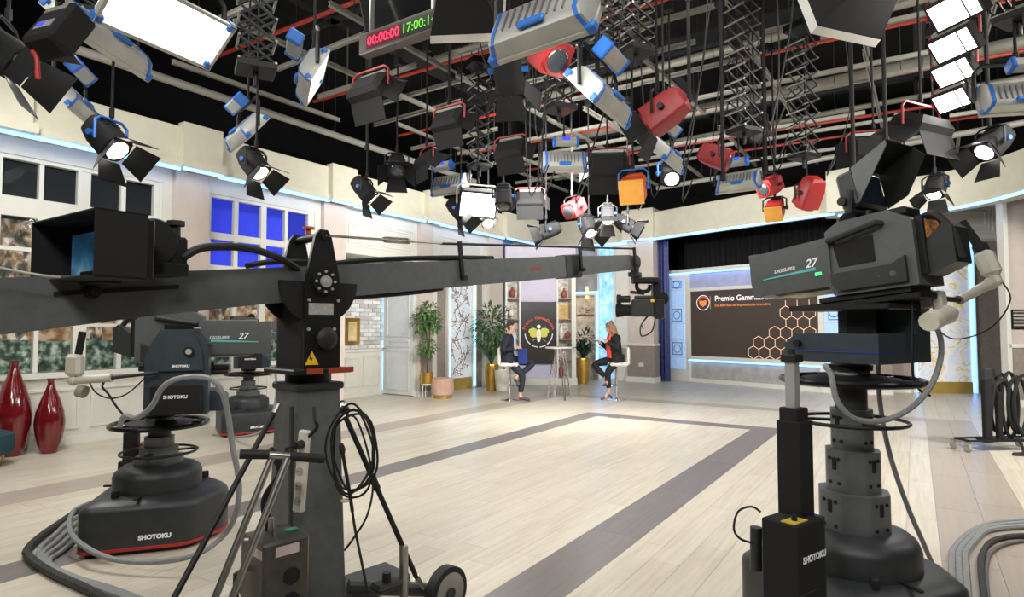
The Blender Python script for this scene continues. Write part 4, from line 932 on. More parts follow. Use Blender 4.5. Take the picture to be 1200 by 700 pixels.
for k, (rx, rz, dx, ph) in enumerate(((.098, .195, 0, 0), (.108, .17, .008, .2), (.09, .182, .004, -.25), (.1, .2, -.006, .1))):
    P(cc_, 'cable_turn', MB().tube([C0 + ex * (rx * math.sin(t + ph * .3) + dx + .01 * math.sin(3 * t + k)) + ez * (rz * math.cos(t) + .01 * k - .0) - FWD * (.012 * k) for t in [2 * PI * i / 28 for i in range(28)]], .0055, 6, closed=True), rubber)
P(cc_, 'hook', MB().tube([at(398, 480, 2.84), at(398, 472, 2.82), at(404, 471, 2.8), at(407, 480, 2.79)], .005, 6, 5), steel)
P(cc_, 'hook_clamp', MB().box(at(404, 481, 2.8), (.05, .03, .04), .01), rubber)
P(cc_, 'probe', MB().tube([at(400, 520, 2.75), at(404, 545, 2.75), at(410, 580, 2.75), at(413, 600, 2.75)], [.007, .012, .014, .008], 8, 5), rubber)
P(cc_, 'probe_lead', MB().tube([at(413, 600, 2.75), at(416, 620, 2.75), at(424, 660, 2.75), at(432, 700, 2.75)], .006, 6, 5), rubber)
P(cc_, 'hanging_loop', MB().tube([at(406, 487, 2.77), at(418, 492, 2.77), at(431, 530, 2.77), at(437, 570, 2.77), at(430, 605, 2.77), at(415, 630, 2.77), at(404, 645, 2.8)], .005, 6, 6), rubber)
P(cc_, 'cable_tie', MB().ring(at(405, 587, 2.75), .02, .004, 16, 5, T=M()), palegrey)

# hooded operator monitor on the arm
hn = (-RGT * .56 - FWD * .83).normalized(); hw_ = V((0, 0, 1)).cross(hn).normalized()     # hn = where the screen looks
HM = M(((hw_.x, -hn.x, 0, 0), (hw_.y, -hn.y, 0, 0), (0, 0, 1, 0), (0, 0, 0, 1)))
HM.translation = at(114, 243, 2.05) + (-RGT * .83 + FWD * .56) * .275 + (RGT * .56 + FWD * .83) * .08 + V((0, 0, -.14))          # local: x across, -y out of the screen
hmn = thing('hooded_monitor', 'black hooded operator monitor with bluish picture mounted on the jib arm', 'monitor', HM)
hw2, hd2, hz0, hz1 = .275, .085, -.095, .14
hood = MB()
for a in ((-hw2, -hw2 + .006, -hd2, hd2, hz0, hz1), (hw2 - .006, hw2, -hd2, hd2, hz0, hz1), (-hw2, hw2, -hd2, hd2, hz1 - .006, hz1), (-hw2, hw2, -hd2, hd2, hz0, hz0 + .006)): hood.bx(*a)
P(hmn, 'hood', hood, blackm, ang=0)
P(hmn, 'monitor_body', MB().bx(-.26, .26, .05, .12, -.09, .13, .008), black)
P(hmn, 'screen', MB().bx(-.24, .24, .038, .05, -.085, .1), ramp_mat('monitor_picture', [(.3, (24, 46, 66)), (.55, (44, 92, 124)), (.75, (120, 160, 176))], 4, 3, .2, emit=.7), ang=0)
P(hmn, 'picture_figure', MB().ball((.1, .038, .03), .02, 10, 6, (1, .1, 1.5)).ball((.1, .038, -.03), .025, 10, 6, (1, .1, 1.8)), mat('picture_figure', (120, 140, 150), .3, emit=.3, var=0), kind='stuff')
P(hmn, 'bracket_disc', MB(HM.inverted()).cyl(at(182, 285, 2.45), at(178, 284, 2.36), .09, n=24), black)
P(hmn, 'bracket_arm', MB(HM.inverted()).tube([at(150, 316, 2.36), at(152, 290, 2.36), at(162, 268, 2.38), at(180, 262, 2.4), at(192, 266, 2.4)], .022, 8, 5), gund)
P(hmn, 'bracket_block', MB(HM.inverted()).box(at(201, 297, 2.45), (.09, .09, .13), .01).box(at(190, 268, 2.45), (.13, .06, .03), .008), blackm)
P(hmn, 'clamp_knob', MB(HM.inverted()).cyl(at(206, 278, 2.42), at(206, 264, 2.42), .018, n=10).cyl(at(206, 265, 2.42), at(206, 259.5, 2.42), .034, n=8), rubber)
P(hmn, 'support_foot', MB(HM.inverted()).box(at(118, 326, 2.3), (.16, .08, .05), .004), black); P(hmn, 'support_foot', MB(HM.inverted()).box(at(195, 317, 2.45), (.16, .1, .05), .006), black)
P(hmn, 'cable', MB(HM.inverted()).tube([at(140, 318, 2.3), at(146, 298, 2.3), at(158, 294, 2.3), at(164, 306, 2.3), at(158, 318, 2.3)], .003, 6, 5), palegrey)
P(hmn, 'cable', MB(HM.inverted()).tube([at(-5, 313, 2.05), at(20, 318, 2.1), at(50, 323, 2.15), at(70, 325, 2.2)], .005, 6, 5), palegrey)

# remote head and camera at the arm tip
TH_ = frame(TIP[:2], RA); hh = TIP.z
rh = thing('remote_head', 'black motorised camera head bracket hanging from the jib tip', 'camera head', M.Translation((0, 0, 0)))
q_ = lambda px, py, d=5.25: at(px, py, d)
P(rh, 'mount_plate', MB().box(q_(744, 322), (.09, .1, .04), .006, T=None).cyl(TIP + V((0, 0, -.03)), q_(744, 327), .035, n=14), gund)
P(rh, 'top_beam', MB(M.Translation(q_(756, 329)) @ M.Rotation(YAW, 4, 'Z')).box((0, 0, 0), (.23, .09, .055), .01), black)
P(rh, 'curved_guard', MB().tube([q_(746, 333), q_(747, 339), q_(753, 342), q_(760, 340), q_(762, 334)], .018, 8, 5), blackm)
P(rh, 'side_arm', MB(M.Translation(q_(769, 350, 5.28)) @ M.Rotation(YAW, 4, 'Z')).box((0, 0, 0), (.07, .1, .33), .015), black)
P(rh, 'tilt_motor', MB().cyl(q_(776, 350, 5.2), q_(777, 350, 5.36), .055, n=18), blackm)
P(rh, 'cable', MB().tube([q_(768, 372), q_(764, 388), q_(752, 394), q_(751, 382), q_(760, 370)], .006, 6, 6), rubber); P(rh, 'cable', MB().tube([q_(758, 362), q_(757, 372), q_(752, 380), q_(754, 386)], .006, 6, 6), mat('green_cable', (70, 130, 80), .5))
rc_ = thing('jib_camera', 'black broadcast camera with lens and eyepiece held by the jib head', 'camera')
RCF = M.Translation(q_(752, 361, 5.22)) @ M.Rotation(YAW + PI - .35, 4, 'Z')      # x = forward (picture left)
P(rc_, 'body', MB(RCF).box((-.02, 0, .0), (.2, .13, .15), .015).box((-.02, 0, .09), (.16, .05, .03), .008), camdark)
P(rc_, 'lens', MB(RCF).cyl((.06, 0, -.02), (.16, 0, -.02), .048, .052, 20).cyl((.16, 0, -.02), (.215, 0, -.02), .055, .062, 20), blackm)
P(rc_, 'lens_glass', MB(RCF).cyl((.21, 0, -.02), (.216, 0, -.02), .05, n=20), mat('lens_glass', (30, 32, 50), .05, coat=.8))
P(rc_, 'eyepiece', MB(RCF).cyl((.09, .05, .075), (.17, .05, .075), .03, n=14).cyl((.17, .05, .075), (.2, .05, .075), .042, n=14), rubber)
P(rc_, 'microphone', MB(RCF).cyl((-.02, -.03, .125), (.1, -.03, .14), .014, n=10), rubber); P(rc_, 'tally_box', MB(RCF).box((-.1, .07, .06), (.03, .02, .03), .003), mat('yellow_tag', (220, 176, 40), .5))
P(rc_, 'rear_pack', MB(RCF).box((-.15, 0, -.01), (.08, .11, .17), .012), black)

# ---------------------------------------------------------------- pedestal cameras
def rpoly(pts, r, k=4):
    """polygon with rounded corners"""
    out = []; n = len(pts)
    for i in range(n):
        p, a, b = V(pts[i]), V(pts[i - 1]), V(pts[(i + 1) % n]); u, v = (a - p).normalized(), (b - p).normalized()
        for t in range(k + 1): t /= k; out.append(tuple((p + u * r * (1 - t)) * (1 - t) + (p + v * r * t) * t + (p) * 0) if False else tuple(((p + u * r) * (1 - t) ** 2 + p * 2 * t * (1 - t) + (p + v * r) * t * t)))
    return out
def ngon(r, n, a0=0, sy=1): return [(r * math.cos(2 * PI * i / n + a0), r * sy * math.sin(2 * PI * i / n + a0)) for i in range(n)]
FOOT = rpoly([(-.385, -.4), (.28, -.38), (.46, -.1), (.46, .1), (.28, .38), (-.385, .4)], .09)
def pedestal(pos, ang, zr, label, rot=0):
    T = M.Translation(pos) @ M.Rotation(ang, 4, 'Z'); o = thing('camera_pedestal', label, 'camera pedestal', T, 'studio camera pedestals')
    sc = lambda k, z: [(x * k, y * k, z) for x, y in FOOT]
    P(o, 'base_skirt', MB().loft([sc(.985, .035), sc(1, .06), sc(1, .285), sc(.985, .305), sc(.93, .325), sc(.78, .352)]), gund)
    P(o, 'bumper_stripe', MB().loft([sc(.992, .03), sc(1.006, .034), sc(1.006, .05), sc(.992, .054)]), redp)
    P(o, 'underside', MB().loft([sc(.9, .0), sc(.93, .03)]), rubber)
    text('brand_lettering', 'SHOTOKU', .04, letter, o, M.Translation((-.02, -.3985, .1)) @ M.Rotation(.05, 4, 'Z') @ M.Rotation(PI / 2, 4, 'X'), bold=.002)
    text('brand_lettering', 'SHOTOKU', .04, letter, o, M.Translation((.02, .3985, .1)) @ M.Rotation(PI - .05, 4, 'Z') @ M.Rotation(PI / 2, 4, 'X'), bold=.002)
    P(o, 'base_dome', MB().loft([[(x * k, y * k, z) for x, y in rpoly(ngon(.3, 8, PI / 8), .08)] for k, z in ((1, .34), (1, .45), (.96, .48), (.82, .51), (.6, .52))]), gund)
    for a in (.6, 2.4, -2.2):
        P(o, 'deck_clamp', MB(M.Rotation(a, 4, 'Z')).box((.33, 0, .375), (.05, .03, .05), .006), rubber)
        P(o, 'deck_slot', MB(M.Rotation(a + .5, 4, 'Z')).box((.32, 0, .358), (.12, .022, .012), .003), blackm)
    z = .5; h = (zr - .06 - .5) / 3.4
    for k, r_ in enumerate((.165, .128, .1)):
        zt2 = z + h * (1 if k < 2 else 1.0)
        s_ = P(o, 'column_stage', MB().prism(rpoly(ngon(r_, 8, PI / 8), .012, 2), z - .01, zt2), gun)
        for a in range(8):
            c, s2 = math.cos(a * PI / 4), math.sin(a * PI / 4); rr = r_ * .925
            if a % 2 == 0 and h > .08:
                pd = MB(M.Rotation(a * PI / 4, 4, 'Z'))
                for yy in (-.04, .04):
                    for zz in (.22, .8): pd.cyl((rr - .005, yy * r_ / .2, z + h * zz), (rr + .004, yy * r_ / .2, z + h * zz), .009, n=8)
                P(s_, 'roller_holes', pd, blackm, kind='stuff')
                P(s_, 'stage_slot', MB(M.Rotation(a * PI / 4, 4, 'Z')).box((rr, 0, z + h * .68), (.012, .022, h * .3), .003), blackm)
        z = zt2
    P(o, 'inner_column', MB().prism(rpoly(ngon(.078, 8, PI / 8), .02, 2), z - .02, zr + .12), gund)
    P(o, 'steering_ring', MB().ring((0, 0, zr), .31, .017, 56, 10), mat('ring_black', (22, 22, 23), .25, .2, var=.03))
    P(o, 'ring_plate', MB().lathe([(.1, zr - .02), (.2, zr - .012), (.22, zr + .01), (.1, zr + .03)], 28), black)
    for k in range(5): P(o, 'ring_spoke', MB().cyl((.18 * math.cos(k * 1.257), .18 * math.sin(k * 1.257), zr), (.31 * math.cos(k * 1.257), .31 * math.sin(k * 1.257), zr), .011, n=8), black)
    zl = max(zr - .2, .56)
    P(o, 'lower_ring', MB().ring((0, 0, zl), .245, .009, 48, 8), black)
    for k in range(3): P(o, 'ring_bracket', MB(M.Rotation(k * 2.1 + .3, 4, 'Z')).box((.17, 0, zl), (.17, .035, .012), .002), black)
    P(o, 'head_adapter', MB().cyl((0, 0, zr + .03), (0, 0, zr + .1), .085, n=24), silver); P(o, 'adapter_ring', MB().cyl((0, 0, zr + .05), (0, 0, zr + .075), .1, n=24), black)
    return o
def cam_head(pos, ang, label):
    T = M.Translation(pos) @ M.Rotation(ang, 4, 'Z'); o = thing('pan_tilt_head', label, 'camera head', T, 'blue-grey pan and tilt heads')
    P(o, 'pan_block', MB().prismy([(-.2, 0), (.26, 0), (.28, .02), (.28, .09), (.22, .14), (-.2, .14)], -.16, .16), bluegrey)
    P(o, 'blue_line', MB().bx(-.201, .262, -.162, .162, .05, .058), mat('deep_blue_line', (38, 50, 120), .5), ang=0)
    P(o, 'upright', MB().prismy([(-.2, .0), (.19, .0), (.19, .38), (.165, .48), (.11, .58), (-.11, .58), (-.165, .48), (-.2, .38)], -.3, -.165), bluegrey)
    P(o, 'upright_cover', MB().prismy([(-.15, .30), (.16, .30), (.15, .42), (.11, .53), (-.09, .53), (-.13, .42)], -.325, -.3), bluegrey)
    kn = P(o, 'drag_knob', MB().cyl((.07, -.325, .43), (.07, -.345, .43), .032, n=20), black); P(kn, 'drag_dial', MB().cyl((.07, -.345, .43), (.07, -.35, .43), .02, n=16), silver)
    P(o, 'knob', MB().cyl((.2, .16, .09), (.2, .185, .09), .018, n=12), black)
    P(o, 'control_box', MB().box((.0, -.34, .11), (.3, .07, .2), .008), blackm)
    text('brand_lettering', 'SHOTOKU', .03, letter, o, M.Translation((-.07, -.3765, .12)) @ M.Rotation(PI / 2, 4, 'X'), bold=.001)
    text('brand_lettering', 'SHOTOKU', .022, letter, o, M.Translation((-.03, -.3265, .325)) @ M.Rotation(PI / 2, 4, 'X'), bold=.001)
    P(o, 'cradle', MB().bx(-.22, .3, -.15, .1, .255, .285, .006).bx(-.05, .1, -.17, -.1, .14, .27), black)
    P(o, 'hook', MB().tube([(.1, -.31, .57), (.1, -.33, .59), (.14, -.33, .59)], .006, 6), steel)
    return o
def studio_camera(pos, ang, tilt, label, vf=True, panbar=None, number='27'):
    T = M.Translation(pos) @ M.Rotation(ang, 4, 'Z') @ M.Rotation(-tilt, 4, 'Y'); o = thing('studio_camera', label, 'camera', T, 'broadcast cameras with box lenses')
    # x forward; the cradle plate is at z=0
    lens = P(o, 'box_lens', MB().loft([[(x, -w_, .24 + h), (x, w_, .24 + h), (x, w_ + .0, .24 - h * .4), (x, w_ * .86, .24 - g_), (x, -w_ * .86, .24 - g_), (x, -w_, .24 - h * .4)][::-1] for x, w_, h, g_ in ((.1, .122, .122, .13), (.5, .118, .112, .125), (.55, .126, .118, .13), (.58, .124, .116, .127))]), camgrey)
    P(lens, 'top_hatch', MB().bx(.16, .48, -.07, .07, .345, .366, .006), gun); P(lens, 'hatch_grip', MB().bx(.24, .4, -.05, .05, .365, .369), blackm)
    P(lens, 'front_glass', MB().cyl((.575, 0, .235), (.583, 0, .235), .085, n=28), mat('lens_glass', coat=.8))
    for sy in (-1, 1):
        yy = sy * .1225
        P(lens, 'teal_stripe', MB().prismy([(.18, .205), (.5, .2), (.5, .206), (.18, .222)] if sy > 0 else [(.18, .205), (.5, .2), (.5, .206), (.18, .222)], yy - .001 + .002 * 0, yy + .001), teal, ang=0)
        R_ = M.Rotation(PI, 4, 'Z') @ M.Rotation(PI / 2, 4, 'X') if sy > 0 else M.Rotation(PI / 2, 4, 'X')
        text('lens_number', number, .062, letter, lens, M.Translation((.235 if sy > 0 else .36, yy + sy * .001, .226)) @ R_, shear=.3, bold=.001)
        text('lens_lettering', 'DIGISUPER', .027, letter, lens, M.Translation((.425 if sy > 0 else .17, yy + sy * .001, .228)) @ R_, shear=.3)
        P(lens, 'tally_lamp', MB().bx(.15, .185, yy - .002, yy + .002, .175, .192), mat('green_tally', (70, 235, 130), .4, emit=1.6, var=0) if number == '27' and label.startswith('raised') else camdark)
    P(lens, 'lens_support', MB().prismy([(.1, .13), (.5, .125), (.42, .095), (.12, .09)], -.08, .08), mat('warm_grey', (150, 146, 128), .5))
    body = P(o, 'body', MB().prismy([(-.3, .06), (.1, .06), (.12, .1), (.12, .39), (.05, .43), (-.2, .43), (-.3, .36)], -.11, .11), camgrey)
    for sy in (-1, 1):
        P(body, 'side_shell', MB().prismy([(-.26, .08), (.07, .08), (.1, .12), (.1, .17), (-.2, .17), (-.26, .2)], sy * .11 - .02, sy * .11 + .02), camdark)
        P(body, 'side_recess', MB().prismy([(-.12, .2), (.06, .2), (.08, .31), (-.12, .33)], sy * .111 - .004, sy * .111 + .004), blackm)
        P(body, 'side_handle', MB().tube([(.08, sy * .1, .33), (.09, sy * .14, .335), (-.16, sy * .14, .375), (-.17, sy * .1, .37)], .016, 8), camdark)
        P(body, 'connector', MB().cyl((-.2, sy * .12, .125), (-.2, sy * .13, .125), .016, n=12).cyl((-.14, sy * .12, .125), (-.14, sy * .13, .125), .012, n=12), steel, kind='stuff')
    P(body, 'rear_panel', MB().bx(-.33, -.295, -.085, .085, .1, .38, .006), black)
    P(body, 'control_panel', MB().bx(-.332, -.33, -.06, .06, .27, .36), mat('panel_amber', (176, 120, 70), .5, emit=.15, var=.5, scale=60), ang=0)
    P(body, 'rear_pack', MB().prismy([(-.44, .14), (-.33, .1), (-.33, .26), (-.41, .33), (-.44, .3)], -.07, .07), camdark)
    P(body, 'rear_tube', MB().tube([(-.3, .03, .37), (-.37, .05, .37), (-.43, .05, .28), (-.45, .04, .16)], .018, 8, 5), rubber)
    P(body, 'top_unit', MB().bx(-.26, .02, -.07, .07, .4, .44, .008), black); P(body, 'top_motor', MB().cyl((.02, -.06, .43), (.02, .06, .43), .05, n=16), blackm)
    P(o, 'wedge_plate', MB().bx(-.28, .3, -.08, .08, .0, .035, .006).bx(-.25, .2, -.09, .09, .035, .06), black)
    if vf:
        P(o, 'viewfinder_yoke', MB().tube([(-.06, -.15, .56), (-.04, -.15, .465), (-.04, .15, .465), (-.06, .15, .56)], .019, 8).cyl((-.04, 0, .42), (-.04, 0, .475), .03, n=12), gund)
        v = P(o, 'viewfinder', MB(M.Translation((-.06, 0, .575)) @ M.Rotation(.12, 4, 'Y')).box((.03, 0, 0), (.09, .26, .19), .015), gund)
        VT = M.Translation((-.06, 0, .575)) @ M.Rotation(.12, 4, 'Y')
        P(v, 'screen', MB(VT).bx(-.018, -.014, -.1, .1, -.075, .075), mat('viewfinder_screen', (28, 36, 48), .15, emit=.08, var=0), ang=0)
        hd = MB(VT)
        hd.prismy([(-.015, -.09), (-.015, .1), (-.2, .16), (-.24, .1), (-.12, -.06)], -.128, -.122)
        P(v, 'side_flap', MB(VT).prismy([(-.015, -.085), (-.015, .1), (-.2, .16), (-.2, .135)], .122, .128), gun, ang=0)
        hd.add([(-.015, -.125, .1), (-.015, .125, .1), (-.2, .125, .16), (-.2, -.125, .16), (-.015, -.125, .104), (-.015, .125, .104), (-.2, .125, .164), (-.2, -.125, .164)], [(0, 1, 2, 3), (4, 7, 6, 5), (0, 3, 7, 4), (1, 5, 6, 2), (3, 2, 6, 7)])
        P(v, 'sun_hood', hd, blackm, ang=0); P(v, 'side_knob', MB(VT).cyl((.04, .13, -.06), (.04, .18, -.06), .022, n=12), black)
    if panbar:
        sy = panbar
        b0 = V((-.2, sy * .1, .02)); b1 = V((-.27, sy * .3, .0)); b2 = V((-.33, sy * .5, .08))
        pb = P(o, 'pan_bar', MB().cyl(b0, b1, .013, n=10), rubber); P(pb, 'pan_bar_clamp', MB().box(b0 + V((.0, sy * .05, -.01)), (.05, .05, .09), .006), palegrey)
        P(pb, 'pan_bar_tube', MB().cyl(b1, b2, .024, n=14).ball(b2, .032), palegrey)
        zc = P(o, 'zoom_demand', MB(M.Translation(b2 + V((-.0, 0, .1))) @ M.Rotation(.25, 4, 'Y')).box((0, 0, 0), (.085, .075, .15), .025).box((0, 0, -.08), (.05, .05, .08), .015), palegrey)
        P(zc, 'demand_dial', MB(M.Translation(b2 + V((0, sy * .04, .12)))).cyl((0, 0, 0), (0, sy * .012, 0), .025, n=16), mat('dial_grey', (160, 156, 146), .5))
        P(zc, 'hand_grip', MB().cyl(b2 + V((.02, 0, .18)), b2 + V((.075, -sy * .03, .33)), .023, .021, 12).cyl(b2 + V((.015, 0, .165)), b2 + V((.025, 0, .2)), .034, n=12), blackm)
        fc = P(o, 'focus_demand', MB().cyl((-.3, sy * .1, -.075), (-.3, -sy * .02, -.1), .045, .04, 16).cyl((-.3, sy * .15, -.065), (-.3, sy * .1, -.075), .028, n=12), palegrey)
        P(fc, 'focus_knob', MB().cyl((-.3, -sy * .02, -.1), (-.3, -sy * .075, -.112), .047, .043, 12), mat('knob_ivory', (214, 208, 190), .45)); P(fc, 'focus_arm', MB().box((-.27, sy * .11, -.02), (.045, .06, .12), .008), palegrey)
        P(o, 'demand_lead', MB().tube([b2 + V((-.02, 0, .05)), b2 + V((-.05, sy * .06, -.08)), b2 + V((.05, sy * .05, -.22)), b2 + V((.2, sy * .0, -.26)), b0 + V((.0, sy * .02, -.1))], .004, 6, 8), mat('maroon_lead', (62, 34, 40), .5))
    return o
# raised camera on the right
rp = at(1004, 740, 3.05); rp = V((rp.x, rp.y, 0))
RH = math.atan2((-RGT * .5 + FWD * .86).y, (-RGT * .5 + FWD * .86).x)
pedestal(rp, YAW + .35, 1.235, 'camera pedestal with tall extended column beside the black lift unit')
cam_head(rp + V((0, 0, 1.325)) + RGT * .03, RH, 'blue-grey pan head under the raised camera with white handles')
studio_camera(rp + V((0, 0, 1.325 + .28)) + RGT * .1, RH, -.09, 'raised studio camera with box lens, hooded viewfinder and white handles', True, -1)
MB().tube([at(966, 428, 2.75), at(974, 440, 2.72), at(981, 470, 2.7), at(1002, 491, 2.7), at(1035, 493, 2.72), at(1068, 478, 2.75), at(1092, 450, 2.8), at(1103, 415, 2.9), at(1098, 385, 2.95), at(1075, 360, 3.0), at(1064, 345, 3.0)], .0125, 8, 6).build('sleeved_cable', greyhose, label='grey sleeved cable looping around the raised camera head', cat='cable')
MB().tube([at(1029, 420, 3.3), at(1031, 470, 3.3), at(1042, 530, 3.3), at(1062, 590, 3.3), at(1080, 632, 3.35), at(1092, 660, 3.4)], .0125, 8, 6).build('sleeved_cable', greyhose, label='grey sleeved cable dropping behind the tall pedestal column', cat='cable')
MB().tube([at(1070, 340, 2.85), at(1069, 420, 2.85), at(1073, 452, 2.85), at(1090, 464, 2.85)], .006, 6, 6).build('thin_cable', rubber, label='thin black cable running down from the raised camera', cat='cable')
# lift unit beside it
lfp = at(926, 700, 2.6); LT = M.Translation((lfp.x, lfp.y, 0)) @ M.Rotation(YAW + .62, 4, 'Z')
lu = thing('lift_unit', 'black telescopic lift unit with silver inner tube and white lettering', 'lift column', LT)
P(lu, 'housing', MB().box((-.02, -.03, .355), (.2, .16, .71), .005), blackm)
P(lu, 'outer_tube', MB().box((.06, .0, .9), (.105, .105, .4), .004), blackm); P(lu, 'middle_tube', MB().box((.055, .0, 1.0), (.085, .085, .31), .004), blackm)
P(lu, 'side_rail', MB().box((.12, .0, .5), (.05, .16, .4), .004), black)
P(lu, 'inner_tube', MB().box((.05, 0, 1.245), (.045, .045, .24), .004), silver); P(lu, 'top_clamp', MB().box((.05, 0, 1.365), (.07, .07, .035), .006).cyl((.05, 0, 1.38), (.05, 0, 1.405), .014), rubber)
text('brand_lettering', 'SHOTOKU', .036, letter, lu, M.Translation((-.09, -.1115, .56)) @ M.Rotation(PI / 2, 4, 'X'), bold=.001)
P(lu, 'control_strip', MB().bx(-.11, -.01, -.09, -.03, .71, .714), mat('yellow_tape', (206, 176, 60), .5)); P(lu, 'push_knob', MB().cyl((-.06, -.06, .71), (-.06, -.06, .735), .012), rubber)
P(lu, 'housing_line', MB().bx(-.115, .0, -.112, -.1105, .44, .444), gund, ang=0)
MB().tube([at(891, 600, 2.6), at(880, 594, 2.6), at(865, 600, 2.62), at(860, 620, 2.62), at(868, 632, 2.62), at(884, 637, 2.62)], .005, 6, 6).build('thin_cable', rubber, label='thin black cable loop on the side of the lift unit', cat='cable')
P(lu, 'side_motor', MB(LT.inverted()).cyl(at(886, 618, 2.72), at(886, 668, 2.72), .025, n=12), gund)
# lower camera on the left
lp = onz(184, 628); LH = math.atan2((RGT * .94 + FWD * .34).y, (RGT * .94 + FWD * .34).x)
pedestal(lp, LH - .05, .80, 'low camera pedestal with red edge stripe standing near the jib')
cam_head(lp + V((0, 0, .90)) + RGT * .17, LH, 'blue-grey pan head of the low camera near the jib')
studio_camera(lp + V((0, 0, .90 + .285)) + RGT * .17, LH, 0, 'low studio camera pointing along the set in front of the windows', False, None)
l2 = onz(152, 597); L2 = M.Translation(l2) @ M.Rotation(YAW + .3, 4, 'Z')
lu2 = thing('lift_unit', 'short black lift unit behind the low camera pedestal', 'lift column', L2)
P(lu2, 'housing', MB().box((0, 0, .2), (.16, .12, .4), .006), blackm); P(lu2, 'outer_tube', MB().box((0, 0, .52), (.1, .1, .28), .004), blackm); P(lu2, 'inner_tube', MB().box((0, 0, .7), (.045, .045, .1), .004), silver)
P(lu2, 'red_box', MB().box((.13, 0, .48), (.14, .1, .12), .008), mat('maroon_box', (92, 36, 40), .5)); P(lu2, 'side_rail', MB().box((.1, 0, .3), (.05, .1, .3), .004), black)
# demands of the low camera
zd = thing('zoom_control', 'pale zoom control with black grip on the low camera pan bar', 'camera control')
zq = lambda px, py, d=3.95: at(px, py, d)
P(zd, 'unit', MB(M.Translation(zq(88, 428)) @ M.Rotation(YAW, 4, 'Z')).box((0, 0, 0), (.1, .08, .14), .02), palegrey); P(zd, 'hand_grip', MB().cyl(zq(92, 415), zq(97, 389), .022, n=12), blackm)
P(zd, 'bar_tube', MB().cyl(zq(86, 446), zq(131, 443), .026, n=14).ball(zq(86, 446), .034), palegrey); P(zd, 'pan_bar', MB().cyl(zq(130, 443), zq(185, 437, 4.1), .012, n=10), rubber); P(zd, 'focus_knob', MB().cyl(zq(92, 458), zq(100, 460), .04, n=12), mat('knob_dark_ivory', (150, 144, 126), .5))
P(zd, 'lead', MB().tube([zq(103, 444), zq(112, 460), zq(130, 467), zq(150, 461), zq(172, 441)], .005, 6, 6), rubber); P(zd, 'hook_strap', MB().tube([zq(122, 448), zq(120, 454), zq(127, 462), zq(136, 476), zq(144, 486)], .007, 6, 5), rubber)
MB().tube([at(140, 500, 3.9), at(146, 488, 3.9), at(160, 490, 3.88), at(178, 476, 3.85), at(190, 455, 3.82), at(208, 444, 3.8), at(238, 442, 3.8), at(256, 452, 3.8), at(266, 480, 3.8), at(272, 520, 3.8), at(280, 565, 3.8), at(277, 600, 3.8), at(262, 628, 3.85), at(230, 650, 3.75), at(180, 659, 3.75), at(130, 655, 3.8), at(98, 640, 3.9), at(82, 622, 4.1), at(86, 600, 4.35), at(106, 590, 4.4)], .017, 8, 6).build('sleeved_cable', greyhose, label='thick grey cable arching over the low camera head and round its base', cat='cable')
# far camera
fp0 = onz(290, 506); FH = math.atan2((RGT * .9 + FWD * .43).y, (RGT * .9 + FWD * .43).x)
pedestal(fp0, FH + .1, .82, 'farther camera pedestal half hidden behind the jib column')
cam_head(fp0 + V((0, 0, .92)), FH, 'blue-grey pan head of the farther camera behind the jib')
studio_camera(fp0 + V((0, 0, .92 + .285)), FH, 0, 'farther studio camera half hidden behind the jib column', False, None, '21')
MB().tube([at(322, 430, 7.6), at(324, 460, 7.6), at(318, 490, 7.6), at(306, 506, 7.6), at(285, 512, 7.7), onz(268, 513) + V((0, 0, .016)), onz(250, 511) + V((0, 0, .016))], .016, 8, 6).build('sleeved_cable', greyhose, label='grey cable hanging from the farther camera behind the jib', cat='cable')

# ---------------------------------------------------------------- cables on the floor and cable trolley
def floorcable(px, r, lab, m_=greyhose, grp='loose cables on the floor', lift=0):
    pts = [onz(x, y) + V((0, 0, r + lift)) for x, y in px]
    return MB().tube(pts, r, 8, 7).build('floor_cable', m_, label=lab, cat='cable', group=grp)
L_ = 'grey cable in the bundle trailing from the low camera pedestal'
for k in range(4):
    o_ = k * 5
    floorcable([(150 + k * 4, 596 + o_ * .2), (118 + o_ * .6, 598 + o_ * .6), (84 + o_ * 1.2, 612 + o_ * .7), (62 + o_ * .9, 632 + o_), (46 + o_ * .8, 648 + o_ * .8), (50 + o_, 664 + o_ * .4), (74 + o_, 678 + o_ * .2), (110 + o_, 692), (150 + o_, 707), (200 + o_, 730)], .017, L_)
floorcable([(160, 590), (110, 594), (66, 620), (34, 646), (36, 660), (62, 678), (104, 698), (140, 720)], .026, 'dark rope-like cable along the edge of the left cable bundle', mat('dark_braid', (52, 52, 50), .8, var=.3, scale=60, bump=.4))
R_ = 'grey cable in the bundle curving across the right floor edge'
for k in range(3): floorcable([(1118 + k * 9, 735), (1117 + k * 8.5, 700), (1116 + k * 8, 668), (1118 + k * 7, 648 + k * 2), (1134 + k * 5, 630 + k * 3), (1158, 618 + k * 3.5), (1190, 614 + k * 3.5), (1235, 612 + k * 4), (1330, 618 + k * 5), (1460, 640 + k * 5)], .02, R_)
floorcable([(1154, 735), (1153, 700), (1150, 672), (1151, 655), (1160, 640), (1178, 633), (1205, 631), (1240, 630), (1340, 640), (1470, 668)], .019, 'dark cable on the inside of the right floor bundle', mat('dark_braid'))
floorcable([(1158, 735), (1157, 700), (1156, 668), (1162, 650), (1180, 640), (1210, 635), (1240, 633), (1340, 645), (1470, 674)], .012, 'thin grey cable inside the dark cable on the right floor', mat('slim_grey', (96, 92, 88), .6))
ct0 = onz(1165, 528); CT = M.Translation(ct0) @ M.Rotation(YAW + .12, 4, 'Z')
ct = thing('cable_trolley', 'black cable trolley with hanging coils and casters by the right wall', 'trolley', CT)
P(ct, 'base_frame', MB().cyl((-.43, -.1, .14), (.6, -.1, .12), .013).cyl((-.43, .1, .14), (.6, .1, .14), .013).cyl((-.43, -.1, .14), (-.43, .1, .14), .013), black)
